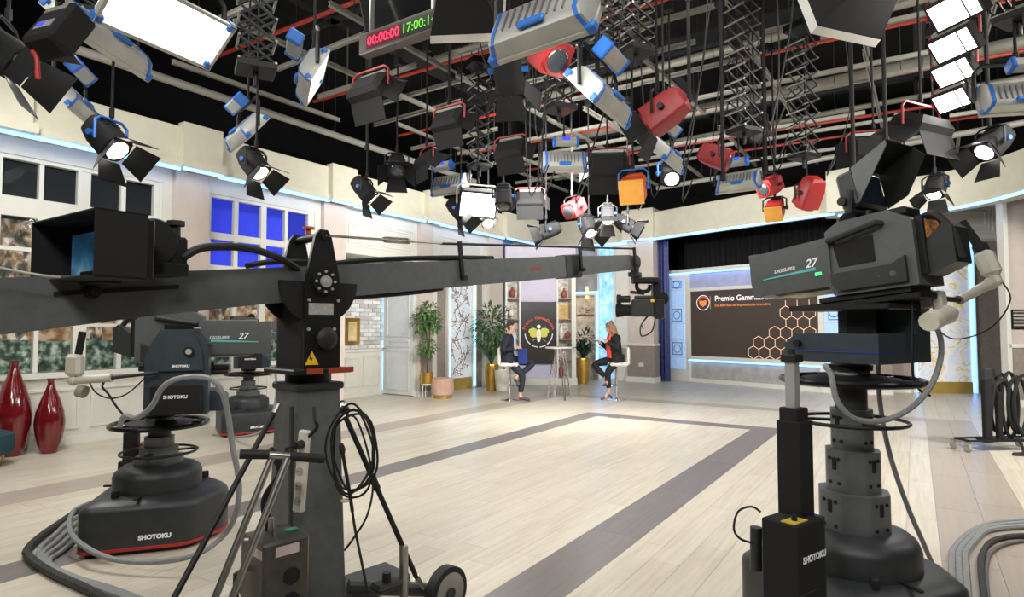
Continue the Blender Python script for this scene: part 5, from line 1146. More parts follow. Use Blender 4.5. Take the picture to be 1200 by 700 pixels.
P(ct, 'base_tray', MB().box((.1, 0, .13), (.5, .2, .03), .005), black)
for x, y in ((-.43, -.08), (-.43, .12), (.33, -.16), (.5, .15)):
    w_ = P(ct, 'caster', MB().cyl((x - .012, y, .05), (x + .012, y, .05), .048, n=16), mat('caster_grey', (150, 148, 142), .4)); P(w_, 'caster_fork', MB().box((x, y, .1), (.045, .05, .05), .006), steel)
P(ct, 'mast', MB().box((-.08, 0, .48), (.09, .07, .78), .008), blackm); P(ct, 'mast', MB().box((.1, .02, .4), (.06, .06, .6), .008), blackm)
P(ct, 'connector_head', MB().box((-.07, 0, .92), (.11, .09, .14), .012), gund); P(ct, 'connector_head', MB().box((.03, .02, .95), (.05, .06, .08), .01), blackm)
for k in range(5):
    x = .14 + .05 * k; P(ct, 'cable_coil', MB().tube([(x + .03 * math.sin(t * 2 + k), -.03 * k + .05 * math.sin(t), .55 + (.36 + .02 * (k % 3)) * math.cos(t)) if 0 else (x + (.07 + .02 * k) * math.sin(t), .1 - .05 * k, .55 + (.34 + .025 * (k % 3)) * math.cos(t)) for t in [2 * PI * i / 20 for i in range(20)]], .022, 6, closed=True), rubber)
P(ct, 'cable_arch', MB().tube([(-.05, 0, .3), (.0, -.02, .72), (.06, -.03, .82), (.15, -.03, .84), (.22, -.03, .7), (.25, -.03, .3)], .025, 8, 5), rubber)
P(ct, 'loose_lead', MB().tube([(.2, -.15, .13), (.1, -.28, .03), (-.05, -.3, .02), (.0, -.34, .02), (.25, -.33, .02), (.4, -.3, .02)], .016, 8, 6), rubber)
# ================================================================ lighting grid and lamps
GZ = 5.05
barm = mat('grid_rail', (150, 147, 136), .5, .3, var=.08); redpipe = mat('red_pipe', (168, 56, 42), .5, var=.06); darksteel = mat('dark_steel', (48, 48, 50), .5, .4, var=.1)
skb = mat('lamp_blue', (36, 104, 190), .45, var=.04); sks = mat('lamp_silver', (176, 176, 170), .4, .35, var=.04); lred = mat('lamp_red', (150, 38, 40), .45, var=.05); lorg = mat('lamp_orange', (206, 84, 40), .5, var=.05)
lit = mat('lit_diffuser', (255, 252, 245), .5, emit=9, ecol=(255, 252, 246), var=0); unlit = mat('unlit_diffuser', (206, 206, 200), .5, var=.02); lens_lit = mat('lit_lens', (255, 250, 240), .3, emit=14, ecol=(255, 248, 236), var=0); lens_off = mat('dark_lens', (60, 62, 66), .1, var=0, coat=.5)
gel = mat('amber_gel', (226, 160, 70), .4, emit=.25, var=.05); skirt = mat('white_skirt', (210, 208, 202), .7, var=.04); dsp = mat('blue_display', (60, 80, 235), .3, emit=1.2, var=0)
# rails
def rail(p, q, w_=.05, h=.06, name='grid_rail', m_=barm, lab=None, cat='rail', grp='aluminium rails of the lighting grid'):
    p, q = V(p), V(q); d = (q - p); L = d.length; a = math.atan2(d.y, d.x)
    T = M.Translation(p) @ M.Rotation(a, 4, 'Z')
    mb = MB(T).bx(0, L, -w_ / 2, w_ / 2, -h / 2, -h / 2 + .008).bx(0, L, -w_ / 2, w_ / 2, h / 2 - .008, h / 2).bx(0, L, -.006, .006, -h / 2, h / 2)
    o = mb.build(name, m_, ang=0, label=lab, cat=cat, group=grp)
    for t in (.12, .88): c = p.lerp(q, t); P(o, 'suspension_rod', MB().cyl((c.x, c.y, c.z), (c.x, c.y, 7.6), .006, n=5), darksteel)
    return o
LR = 'pale aluminium grid rail running towards the stage wall'; LC = 'pale aluminium grid rail crossing the studio from wall to wall'
rr = random.Random(21)
for k, y in enumerate([1.2, 2.2, 3.1, 4.0, 5.0, 5.9, 6.8, 7.7, 8.6, 9.6, 10.6]):
    x = rr.uniform(.6, 1.6)
    while x < 11.5:
        L = rr.uniform(2.0, 4.2); z = GZ + rr.choice((0, .12, .25))
        rail((x, y + rr.uniform(-.1, .1), z), (min(x + L, 12.2), y + rr.uniform(-.05, .05), z), lab=LC); x += L + rr.uniform(.2, 1.0)
for k, x in enumerate([1.0, 2.4, 3.6, 4.8, 6.0, 7.3, 8.6, 9.8, 11.0]):
    y = rr.uniform(.0, 1.5)
    while y < 11:
        L = rr.uniform(2.2, 4.5); z = GZ - .07 + rr.choice((0, .14, .3))
        rail((x + rr.uniform(-.1, .1), y, z), (x, min(y + L, 12), z), lab=LR); y += L + rr.uniform(.4, 1.4)
for k, (y, z) in enumerate(((2.0, 5.5), (3.9, 5.45), (6.0, 5.4), (8.1, 5.5), (9.9, 5.45), (11.2, 5.5))):
    MB().cyl((.3, y, z), (12.5, y + .3, z), .028, n=8).build('red_pipe', redpipe, label='thin red sprinkler pipe above the lighting grid', cat='pipe', group='red pipes above the grid')
for k, (y, z, r_) in enumerate(((4.6, 5.9, .08), (9.0, 5.75, .11), (10.2, 5.6, .05), (7.2, 6.0, .07))):
    MB().cyl((2.5, y, z), (13, y - .4, z), r_, n=14).build('ventilation_duct', mat('duct_beige', (124, 121, 110), .55, .2, var=.05), label='long round beige duct above the lighting grid', cat='duct', group='ducts above the grid')
pp = MB().cyl(onz(60, 48, 4.75), onz(560, 214, 4.75), .055, n=12).build('cable_conduit', mat('conduit_grey', (140, 138, 130), .5, .2), label='long pale conduit running along the left set wall top', cat='pipe')
for t in (.1, .5, .9): c = onz(60, 48, 4.75).lerp(onz(560, 214, 4.75), t); P(pp, 'suspension_rod', MB().cyl(c, (c.x, c.y, 7.6), .008, n=5), darksteel)
bp2 = MB().cyl(onz(770, 221, 4.72), onz(1215, 141, 4.72), .05, n=12).build('lighting_bar', mat('conduit_grey'), label='pale lighting bar hanging before the stage cornice', cat='pipe')
for t in (.1, .5, .9): c = onz(770, 221, 4.72).lerp(onz(1215, 141, 4.72), t); P(bp2, 'suspension_rod', MB().cyl(c, (c.x, c.y, 7.6), .008, n=5), darksteel)
for k, (x0, y0, x1, y1) in enumerate(((1.5, -1, 1.5, 12), (5.3, -1, 5.3, 12), (9.2, -1, 9.2, 12), (0, 3.3, 13, 3.3), (0, 7.4, 13, 7.4), (0, 11, 13, 11))):
    MB().bx(min(x0, x1) - .08, max(x0, x1) + .08, min(y0, y1) - .08, max(y0, y1) + .08, 6.3, 6.55).build('ceiling_beam', darksteel, ang=0, label='dark steel ceiling beam above the studio', cat='beam', group='dark ceiling beams')
for x in (1.5, 5.3, 9.2):
    for y in (3.3, 7.4, 11): MB().cyl((x, y + .3, GZ + .1), (x, y + .3, 6.35), .012, n=6).build('hanger_rod', steel, label='thin steel rod carrying the lighting grid from a beam', cat='rod', group='grid hanger rods')

def lampT(px, py, d, a, pitch, roll=0): return M.Translation(at(px, py, d)) @ M.Rotation(YAW + math.radians(a), 4, 'Z') @ M.Rotation(math.radians(pitch), 4, 'Y') @ M.Rotation(math.radians(roll), 4, 'X')
def hang(o, T, up, name='drop_pole', r=.011, zt=GZ):
    """black pole from the yoke straight up to the grid"""
    i = T.inverted(); p = T.translation
    P(o, name, MB(i).cyl((p.x, p.y, p.z + up), (p.x, p.y, max(zt, p.z + up + .2)), r, n=8).cyl((p.x, p.y, p.z + up + .02), (p.x, p.y, p.z + up + .09), r * 1.8, n=8), blackm)
    P(o, 'suspension_rod', MB(i).cyl((p.x, p.y, zt), (p.x, p.y, 7.6), .006, n=5), darksteel)
    P(o, 'grid_clamp', MB(i).bx(p.x - .05, p.x + .05, p.y - .04, p.y + .04, max(zt, p.z + up + .2) - .06, max(zt, p.z + up + .2) + .04, .006), black)
def yoke(o, T, w_, h, m_, r=.014):
    """U bracket that stays upright while the head tilts"""
    i = T.inverted() @ M.Translation(T.translation) @ M.Rotation(math.atan2(T[1][1], T[0][1]) - PI / 2, 4, 'Z')
    P(o, 'yoke', MB(i).tube([(0, -w_ / 2, 0), (0, -w_ / 2, h * .8), (0, -w_ / 2 + .05, h), (0, w_ / 2 - .05, h), (0, w_ / 2, h * .8), (0, w_ / 2, 0)], r, 6), m_)
def skypanel(px, py, d, a, pitch, label, on=False, s=1.0, roll=0, power=0, W=.66, H=.3, ball=True):
    T = lampT(px, py, d, a, pitch, roll); o = thing('led_soft_panel', label, 'studio light', T, 'blue and silver LED soft panels')
    W *= s; H *= s; dp = .11 * s
    P(o, 'housing', MB().loft([[(x, -w_, -h), (x, w_, -h), (x, w_, h), (x, -w_, h)][::-1] for x, w_, h in ((-dp, W * .44, H * .3), (-dp * .8, W * .46, H * .42), (-.02, W / 2, H / 2), (.0, W / 2, H / 2))]), sks)
    P(o, 'front_frame', MB(M.Rotation(PI / 2, 4, 'Z')).frame4(-W / 2 - .012, W / 2 + .012, -H / 2 - .012, H / 2 + .012, 0, .02, .03), sks)
    P(o, 'diffuser', MB().bx(.004, .012, -W / 2 + .015, W / 2 - .015, -H / 2 + .012, H / 2 - .012), lit if on else unlit, ang=0)
    for sy in (-1, 1):
        for sz in (-1, 1): P(o, 'corner_cap', MB().box((-.0, sy * (W / 2 - .01), sz * (H / 2 - .01)), (.06 * s, .055 * s, .055 * s), .01), skb)
        P(o, 'end_band', MB().loft([[(x, sy * w_ - .012, -h), (x, sy * w_ + .012, -h), (x, sy * w_ + .012, h), (x, sy * w_ - .012, h)][::-1] for x, w_, h in ((-dp - .006, W * .40, H * .3), (-dp * .8, W * .42, H * .44), (-.02, W * .46, H * .52))]), skb)
    fins = MB()
    for k in range(9): fins.bx(-dp - .012, -dp, -W * .3 + k * W * .075, -W * .3 + k * W * .075 + .01, -H * .24, H * .24)
    P(o, 'cooling_fins', fins, mat('fin_grey', (120, 122, 124), .4, .4), ang=0, kind='stuff'); P(o, 'back_handle', MB().box((-dp - .01, 0, -H * .3), (.03, W * .26, .05 * s), .01), skb)
    if ball:
        b = P(o, 'ballast_box', MB().box((-dp - .17 * s, .0, H * .55), (.12 * s, W * .5, .1 * s), .012), sks); P(b, 'ballast_caps', MB().box((-dp - .17 * s, W * .25, H * .55), (.135 * s, .04, .115 * s), .01).box((-dp - .17 * s, -W * .25, H * .55), (.135 * s, .04, .115 * s), .01), skb, kind='stuff'); P(b, 'display', MB().bx(-dp - .235 * s, -dp - .228 * s, -.05, .05, H * .5, H * .5 + .05), dsp, ang=0)
    yoke(o, T, W + .06, H * .8 + .08, black, .016); hang(o, T, H * .8 + .08)
    if power: area('panel_light', M.Translation((.03, 0, 0)) @ M.Rotation(-PI / 2, 4, 'Y'), H, W, power, (1, .985, .93), o)
    return o
def fresnel(px, py, d, a, pitch, label, on=False, s=1.0, col=None, ycol=None, power=0, doors=True, drop=True, gelm=None, tall=.0):
    T = lampT(px, py, d, a, pitch); o = thing('fresnel_lamp', label, 'studio light', T, 'fresnel spotlights on the grid'); c = col or blackm; r = .115 * s
    P(o, 'housing', MB(M.Rotation(PI / 2, 4, 'Y')).loft([[(x * k_, y * k_, z) for x, y in rpoly([(-r, -r), (r, -r), (r, r), (-r, r)], r * (.25 if col else .6), 3)] for k_, z in ((.55, -.27 * s), (.82, -.24 * s), (1.0, -.12 * s), (1.02, .05 * s), (1.02, .08 * s))]), c)
    fn = MB()
    for k in range(4): fn.box((-.2 * s + k * .035 * s, 0, r * .98), (.014, r * 1.3, .02), .002)
    P(o, 'vent_fins', fn, c, kind='stuff')
    P(o, 'lens_ring', MB().cyl((.07 * s, 0, 0), (.1 * s, 0, 0), r * .95, n=20), c if col else black); P(o, 'lens', MB().ball((.09 * s, 0, 0), r * .82, 16, 8, (.35, 1, 1)), lens_lit if on else lens_off)
    if gelm: P(o, 'gel_frame', MB().bx(.13 * s, .137 * s, -r * 1.05, r * 1.05, -r * 1.05, r * 1.05), gelm, ang=0)
    if doors:
        L = .2 * s; t = .55
        for k in range(4):
            R_ = M.Rotation(k * PI / 2, 4, 'X') @ M.Translation((.1 * s, 0, r)) @ M.Rotation(-t if k % 2 == 0 else -t * 1.2, 4, 'Y')
            P(o, 'barn_door', MB(R_).prismy([(0, 0), (L, 0), (L, .004), (0, .004)], 0, 0.001) if 0 else MB(R_).add([(0, -r * .9, 0), (L, -r * 1.25, 0), (L, r * 1.25, 0), (0, r * .9, 0), (0, -r * .9, .004), (L, -r * 1.25, .004), (L, r * 1.25, .004), (0, r * .9, .004)], [(0, 1, 2, 3), (7, 6, 5, 4), (0, 4, 5, 1), (1, 5, 6, 2), (2, 6, 7, 3), (3, 7, 4, 0)]), black, ang=0)
    for sy in (-1, 1): P(o, 'tilt_knob', MB().cyl((-.08 * s, sy * r, 0), (-.08 * s, sy * (r + .05), 0), .026 * s, n=10), ycol or (skb if col is None else c))
    yoke(o, T, 2 * r + .08, .2 * s, ycol or black, .011)
    if drop: hang(o, T, .2 * s)
    if power: area('spot_glow', M.Translation((.14 * s, 0, 0)) @ M.Rotation(-PI / 2, 4, 'Y'), r * 1.4, r * 1.4, power, (1, .96, .9), o, spread=math.radians(100))
    return o
def softbank(px, py, d, a, pitch, label, on=False, s=1.0, power=0, flaps=True, W=.6, H=.36, yc=None, drop=True):
    T = lampT(px, py, d, a, pitch); o = thing('soft_bank', label, 'studio light', T, 'black soft light banks'); W *= s; H *= s
    P(o, 'housing', MB().loft([[(x, -w_, -h), (x, w_, -h), (x, w_, h), (x, -w_, h)][::-1] for x, w_, h in ((-.14 * s, W * .38, H * .3), (-.05, W / 2, H / 2), (.02, W / 2, H / 2))]), blackm)
    P(o, 'diffuser', MB().bx(.021, .026, -W / 2 + .02, W / 2 - .02, -H / 2 + .02, H / 2 - .02), lit if on else unlit, ang=0)
    for k in range(1): P(o, 'louvre', MB().bx(.026, .032, W * .22 - .004, W * .22 + .004, -H / 2, H / 2), black, ang=0)
    if flaps:
        for sz in (-1, 1):
            R_ = M.Translation((.02, 0, sz * H / 2)) @ M.Rotation(-sz * .75, 4, 'Y'); P(o, 'barn_door', MB(R_).bx(0, .3 * s, -W / 2, W / 2, -.003, .003), blackm, ang=0)
        for sy in (-1, 1):
            R_ = M.Translation((.02, sy * W / 2, 0)) @ M.Rotation(sy * .75, 4, 'Z'); P(o, 'barn_door', MB(R_).bx(0, .2 * s, -.003, .003, -H / 2, H / 2), blackm, ang=0)
    P(o, 'vent_strip', MB().bx(-.1 * s, -.02, -W * .4, W * .4, H / 2 - .005, H / 2 + .03), sks)
    yoke(o, T, W + .06, H * .75, yc or lred, .012)
    if drop: hang(o, T, H * .75)
    if power: area('bank_light', M.Translation((.04, 0, 0)) @ M.Rotation(-PI / 2, 4, 'Y'), H, W, power, (1, .98, .95), o)
    return o
def softbox(px, py, d, a, pitch, label, W=.7, H=.5):
    T = lampT(px, py, d, a, pitch); o = thing('softbox', label, 'studio light', T, 'black softboxes with white skirts')
    P(o, 'shell', MB().loft([[(x, -w_, -h), (x, w_, -h), (x, w_, h), (x, -w_, h)][::-1] for x, w_, h in ((-.35, W * .25, H * .25), (0, W / 2, H / 2))]), blackm)
    sk = MB(); 
    for sz in (-1, 1): sk.add([(0, -W / 2, sz * H / 2), (0, W / 2, sz * H / 2), (.06, W / 2 + .01, sz * (H / 2 + .01)), (.06, -W / 2 - .01, sz * (H / 2 + .01))], [(0, 1, 2, 3)])
    for sy in (-1, 1): sk.add([(0, sy * W / 2, -H / 2), (0, sy * W / 2, H / 2), (.06, sy * (W / 2 + .01), H / 2 + .01), (.06, sy * (W / 2 + .01), -H / 2 - .01)], [(0, 1, 2, 3)])
    P(o, 'skirt', sk, skirt, ang=0); P(o, 'diffuser', MB().bx(.0, .004, -W / 2 + .01, W / 2 - .01, -H / 2 + .01, H / 2 - .01), skirt, ang=0)
    yoke(o, T, W * .6, .3, black); hang(o, T, .3)
    return o
def pantograph(px, py, d, zb, label, n=9, w_=.26, zt=GZ, lead=True):
    p = at(px, py, d); p.z = zb; T = M.Translation(p) @ M.Rotation(YAW + .5, 4, 'Z'); o = thing('pantograph', label, 'lamp hanger', T, 'scissor lamp hangers')
    h = (zt - zb) / n
    for k in range(n):
        for s_ in (-1, 1):
            for y in (-.1, .1):
                P(o, 'scissor_link', MB().tube([(s_ * -w_ / 2, y + s_ * .008, k * h), (s_ * w_ / 2, y + s_ * .008, (k + 1) * h)], .011, 4), mat('scissor_black', (26, 26, 28), .5, .2), ang=0)
        P(o, 'cross_pin', MB().cyl((-w_ / 2, -.13, k * h), (-w_ / 2, .13, k * h), .01, n=6), steel); P(o, 'cross_pin', MB().cyl((w_ / 2, -.13, k * h), (w_ / 2, .13, k * h), .01, n=6), steel)
    P(o, 'foot_plate', MB().bx(-.14, .14, -.13, .13, -.05, 0, .005).cyl((0, 0, -.16), (0, 0, -.04), .02), black); P(o, 'top_carriage', MB().bx(-.16, .16, -.14, .14, zt - zb, zt - zb + .09, .006), black)
    if lead: P(o, 'cable', MB().tube([(.0, .1 + .08 * math.sin(k * 2.4), zt - zb - (zt - zb) * k / 10) if 0 else (.12 * math.sin(k * 2.1), .14 + .05 * math.cos(k * 2.1), (zt - zb) * (1 - k / 10)) for k in range(11)], .009, 5, 3), rubber)
    return o

# --- LED soft panels seen in the photograph
skypanel(197, 26, 3.35, -26, 48, 'brightly lit LED panel facing the cameras, nearest the left windows', True, power=10)
skypanel(118, 50, 3.9, 178, 48, 'LED panel seen edge-on with a pale front rim beside the lit one', s=1.0, on=True, power=10)
skypanel(82, 122, 5.0, 197, 45, 'tilted LED panel with printed casing before the first window cornice', s=.9, on=True, power=75)
skypanel(368, 92, 4.6, 22, 28, 'LED panel seen from its side with a glowing narrow front', True, s=.85, power=10)
skypanel(290, 157, 6.2, 40, 38, 'LED panel with blue bands hanging above the second window', s=.95, on=True, power=10)
skypanel(640, 30, 3.6, 52, 24, 'large LED panel seen from behind with cables on its back', s=1.1, on=True, power=10)
skypanel(702, 118, 4.4, 150, 42, 'LED panel with blue caps sloping above the red lamp and jib camera', s=1.0, on=True, power=10)
skypanel(778, 184, 6.2, 150, 45, 'LED panel with blue caps behind the red fresnel over the talk corner', s=.95, on=True, power=10)
skypanel(661, 190, 8.0, 92, 16, 'LED panel seen squarely from behind above the talk corner', s=.9, on=True, power=330)
skypanel(866, 214, 7.5, 55, 28, 'tilted LED panel hanging in front of the stage fascia', s=.8, on=True, power=10)
skypanel(528, 217, 8.5, 60, 20, 'LED panel hanging over the flower panel cornice', s=.9, on=True, power=28)
skypanel(1192, 116, 4.6, 80, 18, 'LED panel beside the right fresnel over the marble wall', s=.8, on=True, power=10)
# --- fresnels
fresnel(130, 168, 4.6, -12, 45, 'fresnel lamp with a glowing door flap before the first window', True, .9, ycol=skb, power=6)
fresnel(300, 196, 5.8, -18, 50, 'fresnel lamp with dark doors under the panel above the second window', True, .85, power=6)
fresnel(430, 226, 7.2, -15, 48, 'fresnel lamp in front of the cornice above the brick recess', True, .85, power=6)
fresnel(465, 197, 8.0, -80, 40, 'unlit fresnel lamp beyond the brick recess lamp', False, 1.0)
fresnel(540, 250, 8.3, -15, 48, 'small fresnel lamp beside the bright square panel', True, .9, power=6)
fresnel(572, 258, 8.6, -90, 55, 'white lit fresnel lamp below the bright square panel', True, .8, col=mat('lamp_white', (206, 204, 198), .5), doors=False, power=6)
fresnel(690, 268, 9.5, -60, 55, 'lit fresnel lamp under the red lamp above the talk corner', True, 1.0, power=6)
fresnel(712, 254, 9.0, -95, 62, 'lit fresnel lamp with broad doors over the seated woman', True, .85, power=6)
fresnel(670, 246, 8.6, -140, 30, 'red fresnel lamp over the seated woman', False, .95, col=lred, ycol=black, doors=False)
fresnel(647, 66, 4.2, -60, 40, 'large red fresnel lamp hanging below the big LED panel', False, .95, col=lred, ycol=black, doors=False)
fresnel(770, 138, 4.9, 150, 30, 'red and orange fresnel lamp with black rear hanging in the grid middle', False, 1.0, col=lred, ycol=black)
fresnel(846, 186, 6.5, -30, 25, 'red fresnel lamp beside the tall pantograph', False, .95, col=lred, ycol=black, doors=False)
fresnel(899, 220, 7.6, -150, 25, 'red fresnel lamp directly above the amber gel lamp', False, .9, col=lred, ycol=black, doors=False)
fresnel(908, 247, 7.6, -125, 35, 'red lamp with amber gel hanging before the stage fascia', False, .85, col=lred, ycol=black, doors=False, gelm=gel)
fresnel(946, 234, 7.4, 100, 55, 'red lamp with dark cover beside the amber gel lamp', False, 1.05, col=lred, ycol=darksteel, doors=False)
fresnel(742, 222, 7.8, -110, 25, 'lamp with large amber gel over the blue curtain', False, 1.3, col=lorg, ycol=skb, doors=False, gelm=gel)
fresnel(786, 206, 6.6, -95, 40, 'white lit square lamp near the amber gel over the curtain', True, .85, ycol=skb, doors=False, power=6)
fresnel(1160, 172, 5.6, 190, 42, 'lit fresnel lamp with wide doors beside the right cornice', True, .9, power=6)
fresnel(1096, 222, 7.2, 215, 58, 'lit fresnel lamp in front of the curved cornice', True, .85, power=6)
fresnel(597, 92, 4.8, 80, 35, 'black spot lamp with small blue display under the softbox', False, .95)
fresnel(590, 236, 8.0, -95, 70, 'black moving head lamp beside the bright square panel', False, .95, doors=False)
fresnel(640, 272, 9.4, 175, 20, 'black spot lamp hanging low over the bookcase', False, .9)
fresnel(736, 264, 9.4, -10, 30, 'black spot lamp hanging low near the pilaster', False, .9)
fresnel(884, 152, 6.8, -80, 40, 'black spot with a blue display hanging among the pantographs', False, 1.1, doors=False)
fresnel(8, 66, 3.6, 20, 30, 'fresnel lamp with open white-lit doors beside the control box', True, 1.0, power=6)
# --- banks
softbank(434, 105, 5.4, 55, 32, 'black bank with red yoke under the red digit clock', s=.66, on=True, power=10)
softbank(526, 142, 6.4, 55, 28, 'black bank with red yoke beyond the clock bank', s=.62, on=True, power=10)
softbank(598, 176, 7.6, 60, 25, 'black bank with red yoke left of the square-on LED panel', s=.66, on=True, power=10)
softbank(500, 188, 7.6, 30, 45, 'black bank with red yoke above the flower panel', s=.62)
softbank(712, 194, 8.0, 85, 14, 'black bank with red yoke right of the square-on LED panel', s=.85, on=True, power=445)
softbank(621, 234, 9.6, 85, 30, 'small black bank with red yoke low over the bookcase', s=.7)
softbank(1024, 176, 6.6, 75, 8, 'black bank with white top strip behind the raised viewfinder', s=.8, on=True, power=12)
softbank(1080, 150, 5.8, 115, 62, 'lit bank with red yoke near the right lamp row', True, s=.85, power=10)
softbank(560, 240, 8.2, -70, 25, 'bright square panel with glowing face above the flower panel', True, s=.85, power=10, flaps=False, W=.62, H=.42, yc=palegrey)
for k, (px, py, d) in enumerate(((1120, 10, 3.9), (1118, 52, 4.5), (1118, 84, 5.1), (1116, 117, 5.7))):
    softbank(px, py, d, 196, 38, 'lit louvred bank in the row along the right grid rail, %s' % ('farthest from the stage' if k == 0 else 'second from the stage bar' if k == 2 else 'third from the stage bar' if k == 1 else 'nearest the stage bar'), True, s=.6, power=10, flaps=False, W=.55, H=.34)
softbox(548, 16, 4.2, 85, 22, 'black softbox with white skirt beside the big LED panel', .5, .4)
softbox(985, 12, 4.2, 110, 20, 'black softbox with white skirt hanging above the raised camera', .58, .42)
# --- pantographs, poles
for a in ((90, 110, 4.7, 4.0, 'short pantograph above the tilted printed LED panel'), (655, 130, 6.0, 3.7, 'dark pantograph left of the sloping LED panel'), (715, 90, 5.6, 4.1, 'pantograph over the red and orange fresnel'), (745, 80, 5.4, 4.0, 'dense pantograph beside the red and orange fresnel'), (872, 150, 6.4, 3.6, 'tall tangled pantograph beside the red fresnel'),
          (942, 175, 7.2, 3.55, 'pantograph carrying the red lamp with dark cover'), (562, 205, 8.2, 3.7, 'pantograph with bright pins over the bright square panel'), (1195, 40, 4.6, 3.9, 'pantograph at the right end above the LED panel'), (300, 70, 4.6, 3.5, 'wide pantograph between the lit panel and the side-lit panel')):
    pantograph(*a)
for k, (px, py, d, zb) in enumerate(((847, 190, 6.2, 3.0), (896, 190, 6.6, 3.2), (1001, 215, 5.6, 2.85), (1038, 160, 5.6, 3.2), (1158, 120, 5.4, 3.6), (430, 190, 7.2, 3.6), (700, 60, 4.4, 3.3), (808, 120, 5.6, 3.6))):
    p = at(px, py, d); MB().cyl((p.x, p.y, zb), (p.x, p.y, GZ), .018, n=8).cyl((p.x, p.y, zb), (p.x, p.y, zb + .06), .03, n=8).cyl((p.x, p.y, GZ - .5), (p.x, p.y, GZ), .026, n=8).cyl((p.x, p.y, GZ), (p.x, p.y, 7.6), .007, n=5).build('telescopic_pole', blackm, label='black telescopic pole hanging from the grid', cat='pole', group='telescopic poles')
# loose cables among the lamps
for k in range(22):
    px, py, d = rr.uniform(560, 1000), rr.uniform(60, 190), rr.uniform(4.6, 8); p = at(px, py, d); q = p + V((rr.uniform(-.4, .4), rr.uniform(-.4, .4), rr.uniform(-.5, -.1)))
    p.z = GZ - .02; p.y = min((1.2, 2.2, 3.1, 4.0, 5.0, 5.9, 6.8, 7.7, 8.6, 9.6, 10.6), key=lambda y: abs(y - p.y))
    MB().tube([p, p.lerp(q, .5) + V((rr.uniform(-.15, .15), 0, -.2)), q + V((0, 0, -.1)), q + V((.1, .05, .1))], .007, 5, 5).build('lamp_cable', rubber, label='thin black lamp cable dangling from the grid', cat='cable', group='dangling lamp cables')
# control box with display, hanging at the left
cbT = M.Translation(at(70, 38, 3.4)) @ M.Rotation(YAW - .35, 4, 'Z') @ M.Rotation(-.5, 4, 'X')
cb = thing('dimmer_box', 'black dimmer box with blue display beside the edge-on LED panel', 'control box', cbT)
P(cb, 'case', MB().box((0, 0, 0), (.24, .16, .3), .02), blackm); P(cb, 'panel', MB().bx(-.06, .08, -.084, -.08, -.07, -.01), mat('panel_grey', (150, 152, 158), .4)); P(cb, 'display', MB().bx(-.045, .01, -.087, -.084, -.05, -.02), dsp, ang=0); P(cb, 'top_label', MB().bx(-.09, .09, -.084, -.08, .08, .12), mat('label_grey', (130, 130, 128), .5), ang=0); hang(cb, cbT, .16)
rn = MB().tube([at(38, 60, 3.3), at(43, 68, 3.3), at(44, 84, 3.3)], .012, 8, 5).cyl(at(44, 84, 3.3), at(44.5, 92, 3.3), .014, n=8).build('red_connector', redp, label='red cable end with white tip beside the open-door fresnel', cat='connector')
# clock with red and green digits
ckT = M.Translation(at(465, 37, 4.6)); dirx = (onz(511, 22, at(465, 37, 4.6).z) - onz(418, 55, at(465, 37, 4.6).z)); dirx.z = 0; ckT = ckT @ M.Rotation(math.atan2(dirx.y, dirx.x), 4, 'Z')
ck = thing('studio_clock', 'long digital clock with red timer digits and green time digits', 'clock', ckT)
hwid = dirx.length / 2
P(ck, 'case', MB().bx(-hwid, hwid, 0, .1, -.085, .085, .006), mat('clock_case', (60, 52, 50), .4))
P(ck, 'red_window', MB().bx(-hwid * .78, hwid * .1, -.004, 0, -.06, .06), mat('red_window', (70, 8, 18), .3, emit=.3, var=0), ang=0); P(ck, 'green_window', MB().bx(hwid * .12, hwid * .96, -.004, 0, -.06, .06), mat('green_window', (14, 30, 8), .3, emit=.15, var=0), ang=0)
text('timer_digits', '00:00:00', .1, mat('red_digits', (255, 40, 80), .4, emit=3, ecol=(255, 36, 70), var=0), ck, M.Translation((-hwid * .34, -.006, -.035)) @ M.Rotation(PI / 2, 4, 'X'), align='CENTER')
text('time_digits', '17:00:14', .1, mat('green_digits', (90, 190, 40), .4, emit=1.2, ecol=(90, 190, 40), var=0), ck, M.Translation((hwid * .54, -.006, -.035)) @ M.Rotation(PI / 2, 4, 'X'), align='CENTER')
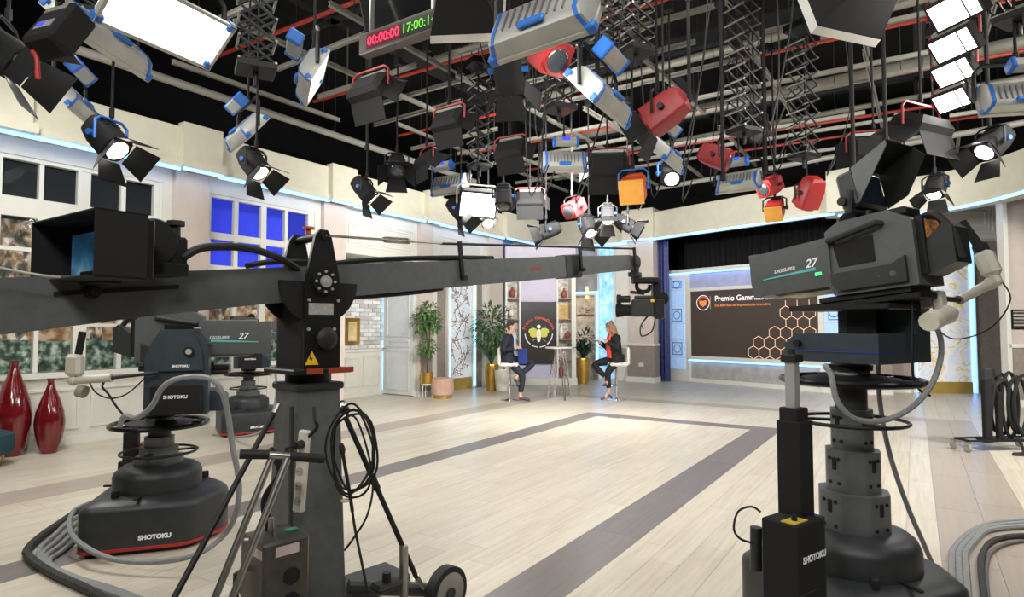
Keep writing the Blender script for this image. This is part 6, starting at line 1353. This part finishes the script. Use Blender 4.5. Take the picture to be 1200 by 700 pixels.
i_ = ckT.inverted(); P(ck, 'hanger', MB().bx(-hwid * .8, -hwid * .76, .03, .07, .08, GZ - ckT.translation.z).bx(hwid * .76, hwid * .8, .03, .07, .08, GZ - ckT.translation.z), steel)
# dark monitor panel above the clock
mnT = ckT @ M.Translation((-.08, .15, .42)) @ M.Rotation(.3, 4, 'X'); mo_ = thing('hanging_monitor', 'large dark switched-off monitor hanging above the digital clock', 'monitor', mnT)
P(mo_, 'case', MB().box((0, .04, 0), (1.0, .07, .58), .01), blackm); P(mo_, 'screen', MB().bx(-.47, .47, -.002, .004, -.26, .26), mat('dark_screen', (20, 22, 22), .15, var=0), ang=0); P(mo_, 'ceiling_bracket', MB().bx(-.04, .04, .03, .08, .28, .9), black)

# --- added unseen soft banks over the cameras, put in as fill for the room
for k, (x, y, z, a, p_, pw) in enumerate(((10.6, -4.2, 4.7, 125, 24, 123), (7.6, -4.6, 4.7, 100, 22, 146), (4.8, -3.6, 4.6, 80, 22, 8), (11.5, 0.2, 4.8, 130, 22, 8), (8.3, -.8, 4.75, 118, 60, 8), (5.2, .0, 4.75, 100, 60, 8), (2.4, -1.2, 4.6, 85, 35, 150), (7.4, 2.2, 4.95, 110, 62, 8), (12.6, 4.2, 4.8, 118, 30, 765), (12.2, 2.4, 4.8, 95, 22, 137))):
    T = M.Translation((x, y, z)) @ M.Rotation(math.radians(a), 4, 'Z') @ M.Rotation(math.radians(p_), 4, 'Y'); o = thing('soft_bank', 'added unseen soft bank over the camera positions, for fill light', 'studio light', T, 'added unseen fill banks over the cameras')
    P(o, 'housing', MB().loft([[(x_, -w_, -h), (x_, w_, -h), (x_, w_, h), (x_, -w_, h)][::-1] for x_, w_, h in ((-.2, .35, .3), (-.05, .6, .45), (.02, .6, .45))]), blackm); P(o, 'diffuser', MB().bx(.021, .026, -.58, .58, -.43, .43), lit, ang=0)
    yoke(o, T, 1.26, .55, black); hang(o, T, .55)
    area('added_fill_light', M.Translation((.05, 0, 0)) @ M.Rotation(-PI / 2, 4, 'Y'), .9, 1.2, pw, (1, .985, .93), o)
